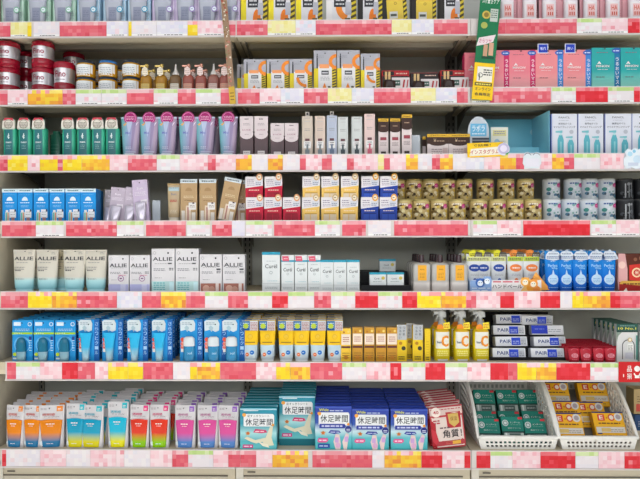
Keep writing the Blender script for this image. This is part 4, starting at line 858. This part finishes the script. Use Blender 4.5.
def teal_card():
    w, h = pw(21), hgt(5, 324, .03); root = empty('pump_pouch_pack'); d = .02; m = carton('', w, h, d, M('d6d6d6', .3), side='aab0b0', top='2c5c54')
    m.R(0, .82, 1, 1, '2a5850').T('10 No.1', .5, .88, .84, 'd8d050', .06).L(.5, .95, .7, 1, 'a8c4bc').R(0, .78, 1, .82, '2a4844'); m.PL([(0, 0), (0, .5), (.08, .68), (.25, .78), (0, .78)], '88988c')
    m.ARC(.55, .42, .3, .04, '5a5c60', 0, 180).R(.25, .06, .29, .42, '5a5c60').R(.81, .06, .85, .42, '5a5c60').E(.62, .58, .1, 'c8a440').E(.62, .58, .07, 'eae4d4').R(.5, .3, .76, .48, 'f0f0ec').L(.63, .42, .2, 4, '6c6c70', h=.014).R(.4, .08, .75, .24, 'c2c2ce').R(.9, .05, .97, .7, '4a8a80')
    m.build('pack_body', root); return Kind(root, w, h, d)
k = teal_card()
for i in range(6):
    yy = .035+.03*i; put(k, X(627, .035)-.003*i, yy, ZS[5], label=f'white and dark green pack beside crimson tubes, {SIDEPH[i]}', cat='lotion pack', group='white and dark green packs')
put(k, X(650, .035), .035, ZS[5], label='white and dark green pack cut by the right picture edge', cat='lotion pack', group='white and dark green packs')
# red sign on the rail
m = MB(); sx0, sx1 = X(618.5, -.004), X(648, -.004); W_ = sx1-sx0; H_ = ZT[5]-ZB[5]+.004; m.box(-W_/2, W_/2, -.0015, 0, 0, H_, 'c8181c'); m.front(W_, H_, -.0015)
m.T('品', .36, .66, .16, 'f4f0ee', .3).T('揃', .36, .3, .16, 'f4f0ee', .3).E(.62, .66, .1, 'f4f0ee').R(.54, .2, .7, .34, 'f4f0ee').ARC(.62, .45, .12, .04, 'f4f0ee', 180, 360).T('No', .9, .5, .14, 'f4f0ee', .2).R(.14, .25, .17, .4, 'f4f0ee')
o = m.build('rail_sign'); o.location = ((sx0+sx1)/2, -.003, ZB[5]-.001); tag(o, 'bright red sign with white symbols at right end of sixth rail', 'rail sign')

# ================================================================== ROW 6
def pouch(c0, c1, tagc, w, top, cm=None):
    h = hgt(6, top); d = .022; root = empty('sunscreen_pouch'); m = MB(); a = w/2
    secs = [(0, a*.92, .008, 3), (h*.05, a*.97, .011, 3), (h*.5, a*.97, .011, 3), (h*.82, a, .006, 3), (h*.97, a, .002, 3), (h, a*.96, .0016, 3)]
    m.loft(secs, M('d2cfd2', .3), n=24, front=True); m.front(w, h)
    m.R(.7, .86, .93, .98, tagc).L(.81, .92, .14, 2, 'f4e8e0', h=.012, gap=.03).E(.42, .93, .03, '6a6a70').T('透明感', .4, .79, .5, {'e8862c': 'cc4c40', '2ab4c4': '2a9cb4', 'dc3c80': 'd03c70', '8c60b8': 'b0508c'}.get(tagc, 'c04c60'), .055).T('アップUV', .52, .74, .6, '8c8088', .035).L(.2, .93, .24, 2, '9a9498', h=.01, gap=.025)
    m.E(.16, .12, .1, 'dce6ea'); m.build('pouch_film', root)
    t = MB(); g = GR([(0, c1), (.2, c1), (.52, c0), (1, c0)], 2, .25)
    hh = h*.66
    t.loft([(h*.03, w*.33, .006, 2.5, 0, -.0085), (h*.1, w*.35, .007, 2.5, 0, -.0085), (hh*.9, w*.43, .005, 2.5, 0, -.0085), (hh, w*.44, .002, 2.5, 0, -.0085)], g, n=20, front=True)
    t.front(w, h); t.L(.5, .58, .36, 1, 'f4e8e0', h=.022).L(.5, .53, .24, 1, 'f0dcd0', h=.012).E(.5, .655, .36, g, rv=.03).L(.5, .12, .3, 1, 'e0e8ec'); t.build('tube', root)
    return Kind(root, w, h, d)
def pgroup(k, pxs, name, deep, tilt=.0, gap=.016):
    stock(k, 6, pxs, name, 'sunscreen pouch', name+'es on the lowest shelf', Y=.02, deep=deep, gap=gap, jit=.009, twist=.12, lean=tilt)
def raise_rows(): pass
pgroup(pouch('e68408', '1c74a4', 'e8862c', pw(19), 405.8, 'dc9428'), [14.5, 31], 'orange and blue sunscreen pouch', 6)
pgroup(pouch('e68408', '1c74a4', 'e8862c', pw(25), 405.8, 'dc9428'), [50.5], 'wide orange and blue sunscreen pouch', 6)
pgroup(pouch('0c9cc0', 'dcd008', '2ab4c4', pw(20), 404, '60b470'), [74.5], 'narrow teal and yellow sunscreen pouch', 6)
pgroup(pouch('0c9cc0', 'dcd008', '2ab4c4', pw(24.5), 405.5, '60b470'), [91.5], 'teal and yellow sunscreen pouch', 6)
pgroup(pouch('10b4d4', 'e4dc08', '2ab4c4', pw(21), 402, '70c480'), [117], 'bright teal and yellow sunscreen pouch', 6)
pgroup(pouch('e03418', '8cc808', 'dc3c80', pw(19.8), 405, 'dc6c28'), [138.7, 159], 'red and green sunscreen pouch', 6)
pgroup(pouch('d84c98', '5084c8', '8c60b8', pw(21), 405.5, 'a868b0'), [184.5, 207.3, 228.3], 'pink and blue sunscreen pouch', 6)

def footbox(kind, top=406.5, Y=.03):
    w, h, d = pw(36.5), hgt(6, top, Y), .024
    teal = kind == 'teal'
    base = GR([(0, '64c4c8'), (.2, '48acb8'), (.4, 'a4d8dc'), (.62, '2290a4'), (1, '188ca8')], 2, .3) if teal else GR([(0, '30acb4'), (.3, '60bcc8'), (.45, 'c8e0e8'), (.62, '2850a8'), (1, '1c34a0')], 2, .3)
    m = carton('', w, h, d, base, side='18788c' if teal else '1a3090', top='1c98b0' if teal else '2a44b0')
    m.R(0, .955, 1, .985, 'b0d8e4' if teal else '3c58b4')
    m.PL([(.1, .58), (.1, .8), (.14, .86), (.9, .86), (.93, .82), (.93, .58), (.9, .56), (.13, .56)], 'e8eaec')
    m.T('休足時間', .52, .665 if teal else .72, .74, '1c2834', .17)
    if teal:
        m.T('足すっきりシート', .5, .81, .6, '3c6068', .06); m.R(.1, .93, .5, .95, 'd8e8ec').PL([(.36, .42), (.42, .5), (.7, .48), (.74, .42), (.6, .4)], 'cc3c6c').L(.54, .445, .24, 1, 'f4d8e0', h=.02).R(.08, .05, .36, .13, 'c83c84').L(.22, .09, .22, 1, 'f4dce8', h=.025)
        m.PL([(.12, .28), (.2, .32), (.42, .24), (.7, .3), (.82, .56), (.9, .56), (.86, .3), (.92, .12), (.74, .1), (.6, .2), (.44, .16), (.3, .2)], 'dcd8bc').PL([(.5, .2), (.62, .1), (.8, .06), (.76, .14)], 'e6e2cc')
    else:
        m.PL([(.12, .5), (.12, .6), (.8, .6), (.84, .55), (.8, .5)], '24389c').L(.46, .55, .56, 1, 'c8d0ec', h=.035).T('Wide', .24, .92, .26, 'd8dc50', .06).L(.6, .9, .4, 1, 'c8d4ec', h=.018)
        m.PL([(.36, .4), (.42, .46), (.66, .45), (.7, .4), (.52, .37)], '24389c').L(.54, .415, .24, 1, 'c8d4ec', h=.018).E(.9, .48, .09, '1c2c84').L(.9, .48, .1, 2, 'e0e4f4', h=.015).PL([(.06, .22), (.1, .28), (.34, .28), (.36, .22), (.3, .18), (.1, .18)], 'dc5c94').L(.21, .23, .2, 1, 'f8e0ec', h=.025)
        m.PL([(.56, .02), (.5, .2), (.56, .38), (.66, .36), (.7, .15), (.68, .02)], 'e0ccc8').PL([(.78, .02), (.74, .2), (.84, .4), (.92, .36), (.88, .15), (.86, .02)], 'e0ccc8').R(.54, .18, .64, .3, 'c8a0d4').R(.8, .2, .9, .32, 'c8a0d4').E(.62, .12, .07, 'd8a8cc')
        if kind == 'navy': m.R(.08, .06, .4, .15, '2048a0').L(.24, .105, .24, 1, 'c8dcf0', h=.02)
    for a in range(5): m.PL([(.22+.0*a+.08*math.cos(a*1.257+.3), .4+.055*math.sin(a*1.257+.3)), (.22+.04*math.cos(a*1.257+.9), .4+.03*math.sin(a*1.257+.9)), (.22, .4), (.22+.04*math.cos(a*1.257-.3), .4+.03*math.sin(a*1.257-.3))], 'dca03c'); m.k -= 1
    m.k += 1; m.E(.22, .4, .04, 'c86c34').E(.12, .84, .05, 'f0a848').E(.9, .6, .035, 'f0a030')
    return single('foot_sheet_box', m, w, h, d)
GN = 'foot cooling sheet boxes'
def fcol(k, px, txt, deep, Y=.009, gap=.015):
    stock(k, 6, [px], txt, 'foot sheet box', GN, Y=Y, deep=deep, gap=gap, jit=.002)
kt_, kn_, kn2 = footbox('teal'), footbox('navy', 404.5), footbox('blue', 407)
fcol(kt_, 258.5, 'teal foot sheet box, left column', 8)
# the second teal column stands on a low riser
yr = .055; m = MB(); xa, xb = X(279, yr), X(315, yr); m.box(xa, xb, yr, .31, ZS[6], ZS[6]+.026, M('1e7886', .5)); o = m.build('display_riser'); tag(o, 'low teal riser under the second column of foot sheet boxes', 'display riser')
kt3 = footbox('teal', 402.6, .055)
stock(kt3, 6, [297], 'raised teal foot sheet box, second column', 'foot sheet box', GN, Y=.056, deep=6, gap=.014, base=.0262, jit=.002)
fcol(kn_, 333, 'navy foot sheet box, left navy column', 8); fcol(kn2, 370.5, 'navy foot sheet box, middle navy column', 8); fcol(kn2, 408.7, 'navy foot sheet box, right navy column', 8)
def peel():
    w, h, d = pw(33.5), hgt(6, 406.5), .014; m = MB(); a = w/2
    m.loft([(0, a*.95, .004, 4), (h*.1, a, .008, 4), (h*.85, a, .008, 4), (h*.97, a, .002, 4), (h, a, .0015, 4)], M('b02a36', .3), n=24, front=True); m.front(w, h)
    m.R(.06, .04, .95, .92, 'dccbc4').R(.02, .8, .98, .97, 'd4bcb4').L(.5, .93, .9, 1, 'b04850', h=.02).PL([(.02, .02), (.02, .72), (.16, .6), (.14, .02)], 'b01c28').PL([(.5, .48), (.48, .86), (.92, .86), (.9, .48)], 'b02830').PL([(.56, .6), (.54, .82), (.84, .82), (.86, .6), (.7, .5)], 'c8a858').T('保湿', .7, .7, .2, '8a5c30', .1)
    m.T('角質！', .62, .35, .56, '241c20', .19).L(.42, .5, .3, 1, '604048', h=.03).L(.2, .68, .22, 2, 'b03040', h=.03, gap=.06).PL([(.02, .5), (.15, .42), (.2, .2), (.12, .1), (.02, .2)], 'c83040').L(.6, .16, .4, 2, 'c86058', h=.02, gap=.04).R(.6, .1, .84, .18, 'e0a840').E(.2, .88, .14, 'ecdcd4').T('40', .2, .88, .16, 'b82838', .07)
    return single('foot_peel_pouch', m, w, h, .016)
k = peel(); stock(k, 6, [449.5], 'red and cream foot peel pouch leaning left', 'foot peel pouch', 'red foot peel pouches', Y=.014, deep=8, gap=.016, lean=-.11, jit=.006)

# ---- baskets
def basket(xl_f, xr_f, label, zi):
    y0, y1 = .022, .33; xl, xr = xl_f, xr_f; z0 = ZS[6]; zf = Z(437, y0)-z0; zb = .25
    root = empty('wire_basket'); root.location = ((xl+xr)/2, (y0+y1)/2, z0)
    ox, oy = root.location.x, root.location.y
    def prof(t): return zf+(zb-zf)*(1-(1-t)**2.2)
    wm = M('efede8', .35)
    def wall(name, fn, nu, nv, solid_u=0):
        m = MB(); vs_ = []; fs = []
        # each hole is one skipped cell in a finer grid
        us = []; 
        for i in range(nu): us += [i/nu, (i+.4)/nu]
        us.append(1.0)
        vz = []
        for j in range(nv): vz += [j/nv, (j+.42)/nv]
        vz.append(1.0)
        for v in vz:
            for u in us: vs_.append(fn(u, v))
        n = len(us)
        for j in range(len(vz)-1):
            for i in range(n-1):
                if i % 2 and j % 2 and 1 < i < n-2 and j < len(vz)-2: continue
                fs.append((j*n+i, j*n+i+1, (j+1)*n+i+1, (j+1)*n+i))
        m.add(vs_, fs, wm); o = m.build(name, root); md = o.modifiers.new('thickness', 'SOLIDIFY'); md.thickness = .003; md.offset = 0; return o
    tap = .012
    wall('front_wall', lambda u, v: (xl-ox+tap*(1-v)+(xr-xl-2*tap*(1-v))*u, y0-oy+.004*(1-v), .002+(zf-.002)*v), 17, 3)
    wall('back_wall', lambda u, v: (xl-ox+(xr-xl)*u, y1-oy, .002+(zb-.002)*v), 16, 9)
    for nm, xx, sg in (('side_wall', xl, 1), ('side_wall', xr, -1)):
        wall(nm, lambda u, v, xx=xx, sg=sg: (xx-ox+sg*tap*(1-v), y0-oy+(y1-y0)*u, .002+(prof(u)-.002)*v), 15, 8)
    m = MB(); m.box(xl-ox+tap, xr-ox-tap, y0-oy+.004, y1-oy, 0, .003, wm); m.build('floor_plate', root)
    # rim
    pts = [(xr-ox, y1-oy, zb)]+[(xr-ox, y0-oy+(y1-y0)*t, prof(t)) for t in [1-.1*i for i in range(1, 11)]]
    pts += [(xr-ox-.012, y0-oy-.003, zf+.002), (xl-ox+.012, y0-oy-.003, zf+.002)]
    pts += [(xl-ox, y0-oy+(y1-y0)*t, prof(t)) for t in [.1*i for i in range(0, 11)]]
    cu = bpy.data.curves.new('rim', 'CURVE'); cu.dimensions = '3D'; cu.bevel_depth = .0075; cu.bevel_resolution = 2
    sp = cu.splines.new('POLY'); sp.points.add(len(pts)-1)
    for p, q in zip(sp.points, pts): p.co = (*q, 1)
    sp.use_cyclic_u = True; o = bpy.data.objects.new('rim', cu); COL.objects.link(o)
    me = bpy.data.meshes.new_from_object(o.evaluated_get(bpy.context.evaluated_depsgraph_get())); bpy.data.objects.remove(o)
    o = bpy.data.objects.new('rim', me); COL.objects.link(o); o.parent = root; me.materials.append(wm)
    # clip notch at the middle of the front rim
    m = MB(); m.box(-.012, .012, y0-oy-.011, y0-oy-.002, zf-.012, zf+.009, M('e6e3dc', .35)); m.build('rim_clip', root)
    # sloping raised base
    m = MB(); pr = [(y0+.02, .003)]+[(y, z) for y, z in zi]+[(y1-.01, .003)]; n = len(pr)
    m.add([(xl-ox+.015, y-oy, z) for y, z in pr]+[(xr-ox-.015, y-oy, z) for y, z in pr], [tuple(range(n)), tuple(reversed(range(n, 2*n)))]+[(i, n+i, n+(i+1) % n, (i+1) % n) for i in range(n)], M('6f6c66', .6)); m.build('sloping_insert', root)
    tag(root, label, 'basket', 'white perforated baskets'); return root
xA0, xA1, xB1 = X(478, .022), X(558.5, .022), X(637, .022)
basket(xA0, xA1-.004, 'white perforated basket full of green ointment boxes', [(.045, .004), (.15, .01), (.19, .062), (.32, .12)]); basket(xA1+.004, xB1, 'white perforated basket full of yellow ointment boxes', [(.045, .006), (.09, .02), (.2, .098), (.32, .15)])
def tiltbox(kind):
    w, h, d = (pw(22.5), .098, .03) if kind == 'green' else (pw(31), .1, .03)
    c = '128070' if kind == 'green' else 'f4b61c'
    m = carton('', w, h, d, c, side='084838' if kind == 'green' else 'c8900c', top='0a5444' if kind == 'green' else '27306c')
    if kind == 'green':
        m.E(.19, .74, .14, 'd4dcdc').ARC(.19, .74, .1, .03, '4c8478', 0, 360).R(.78, .88, .98, .97, 'cc2c38').T('メンターム', .62, .76, .46, 'cfdcd8', .07).L(.64, .67, .46, 1, '6ca494', h=.02).T('薬用クリーム', .56, .54, .6, 'b8d0c8', .06)
        m.R(0, .04, 1, .42, '0a3c34').R(.06, .1, .94, .36, 'a8b4b0').R(.3, .12, .8, .34, '4c605c').R(.12, .1, .2, .36, 'dfe4e2').L(.54, .23, .4, 1, 'd4dcd8', h=.03).R(0, 0, 1, .03, '0c6450')
    else:
        m.R(0, .95, 1, 1, '27306c').R(.16, .66, .38, .9, 'd8442c').T('E', .27, .78, .12, 'f4e8dc', .15).T('+', .45, .76, .06, 'c83c28').E(.6, .78, .11, 'd85838').E(.6, .78, .07, 'f0e0d0').E(.82, .8, .13, 'dcdad6').E(.82, .8, .08, 'a89ca4').L(.5, .56, .7, 1, '5c3c20', h=.04).R(0, .46, 1, .49, 'f4c83c')
        m.R(.04, .2, .96, .42, 'e4dfd6').R(.2, .24, .5, .38, 'e8c878').L(.7, .32, .4, 2, 'b0a090', h=.025, gap=.06).R(.04, .04, .96, .14, 'f0b828').L(.5, .09, .7, 1, '8a5c20', h=.03).R(.06, .15, .2, .19, '27306c')
    return single('ointment_box', m, w, h, d)
kg_, ky_ = tiltbox('green'), tiltbox('yellow')
def lay(k, px, py, Y, rz, label, group, rx=-.5):
    """lies back on the slope; px,py name the middle of its foot edge"""
    x, z = P(px, py, Y); o = k.get(); o.location = (x, Y, z); o.rotation_euler = (rx, 0, rz); tag(o, label, 'ointment box', group)
G1 = 'green ointment boxes in basket'; rw = ['back', 'middle', 'front']
for i, px in enumerate((485.5, 508.5, 530)): lay(kg_, px, 414.5, .2, .02*(i-1), f'green ointment box in back row, {("left","middle","right")[i]}', G1)
for i, px in enumerate((488, 511, 535)): lay(kg_, px, 437, .115, .03*(1-i), f'green ointment box in middle row, {("left","middle","right")[i]}', G1)
for i, (px, py) in enumerate(((490, 445), (514, 443), (537, 445))): lay(kg_, px, py, .068, .03*(i-1), f'green ointment box in front row, {("left","middle","right")[i]}', G1)
G2 = 'yellow ointment boxes in basket'
for i, (px, py) in enumerate(((556, 407), (594.5, 407))): lay(ky_, px, py, .21, -.03, f'yellow ointment box in back row, {("left","right")[i]}', G2)
for i, (px, py) in enumerate(((568, 427), (592, 428))): lay(ky_, px, py, .135, .0, f'yellow ointment box in middle row, {("left","right")[i]}', G2)
for i, (px, py) in enumerate(((569, 440), (611, 439))): lay(ky_, px, py, .07, -.02, f'yellow ointment box in front row, {("left","right")[i]}', G2)
# things past the second basket
m = carton('', pw(24), .1, .06, 'b8a070', side='8a7850'); m.L(.4, .7, .5, 4, '6a5438', h=.03, gap=.1).R(.1, .1, .5, .4, 'c84c40'); o = m.build('ointment_carton'); o.location = (X(645, .17), .2, ZS[6]+.09); tag(o, 'tan carton stacked at the far right edge of the lowest shelf', 'carton')
m = carton('', pw(24), .088, .08, '2c4c7c', side='24406c'); m.L(.4, .7, .5, 3, 'c8ccd0', h=.03, gap=.1).R(0, 0, 1, .3, 'd0c4b0'); o = m.build('ointment_carton'); o.location = (X(646, .16), .2, ZS[6]); tag(o, 'blue carton beneath the tan one at far right edge', 'carton')

# ================================================================== hanging strips
def strip(name, pts_px, Y, draw, label, base, wpx):
    """thin hanging printed strip; runs from its top to its foot point"""
    (xa, ya), (xb, yb) = pts_px; ax, az = P(xa, ya, Y); bx_, bz = P(xb, yb, Y)
    L_ = math.hypot(ax-bx_, az-bz); ang = math.atan2(ax-bx_, az-bz); w = pw(wpx)
    m = MB(); m.box(-w/2, w/2, -.001, 0, 0, L_, base); m.front(w, L_, -.001); draw(m); root = empty(name); m.build('printed_strip', root)
    c = MB(); c.box(-w*.3, w*.3, 0, .012, L_*.985, L_, 'd8d8d8'); c.build('clip', root)
    root.location = (bx_, Y, bz); root.rotation_euler = (0, ang, 0); tag(root, label, 'hanging strip'); return root
def dr(m):
    m.R(0, .42, 1, 1, '0c7448').R(0, .3, 1, .36, '0c7448').PL([(0, .36), (0, .56), (.9, .66), (.95, .62), (1, .44)], '0c7448').T('つけ置きケア', .5, .93, .86, 'eef6ee', .045).E(.36, .8, .2, 'c8b450').E(.36, .8, .12, '8a7430').E(.3, .7, .16, 'a8b458').R(.55, .74, .92, .86, 'c4ccc4').L(.73, .84, .3, 4, '3c5c48', h=.008, gap=.02)
    m.PL([(0, .5), (.1, .58), (.9, .62), (.8, .55), (.4, .52)], 'ecdce0').T('さらツヤ', .42, .555, .6, 'c83c70', .04).R(.36, .4, .56, .52, 'c89a7c').R(.62, .42, .84, .54, 'd8a88c').R(.3, .38, .9, .41, '0a4c34').R(0, .34, 1, .385, '0c7448')
    m.R(0, 0, 1, .345, 'f2c818').R(.16, .17, .9, .31, 'efece0').L(.66, .28, .4, 3, '4a4840', h=.012, gap=.022).ARC(.32, .23, .12, .03, '3c3c3c', 0, 360).R(.26, .18, .3, .24, '3c3c3c').R(.08, .13, .92, .16, '5c5430').L(.5, .145, .7, 1, 'e8d860').T('オンライン', .5, .1, .76, '3a3c40', .03).T('会員限定', .5, .05, .76, '3a3c40', .03)
strip('hanging_banner', ((491, -6), (481.5, 100)), -.012, dr, 'green and yellow hanging banner between the middle and right bays', '0c7448', 20)
def dr(m):
    rn = random.Random(3)
    for i in range(70): m.E(rn.uniform(.12, .88), rn.uniform(.02, .98), rn.uniform(.08, .2), rn.choice(['a84838', 'd8cdb8', '8c6c3c', 'c87868', 'e4dccc', '6c7a4c']), n=6); m.k = i % 6
    m.k = 7; m.R(0, .0, 1, .16, 'd0a838').L(.5, .1, .6, 3, '6c4c20', h=.01, gap=.03)
strip('hanging_ribbon', ((223.5, -4), (233, 104)), -.008, dr, 'narrow speckled brown and red strip hanging between left and middle bays', '9a7c62', 6)
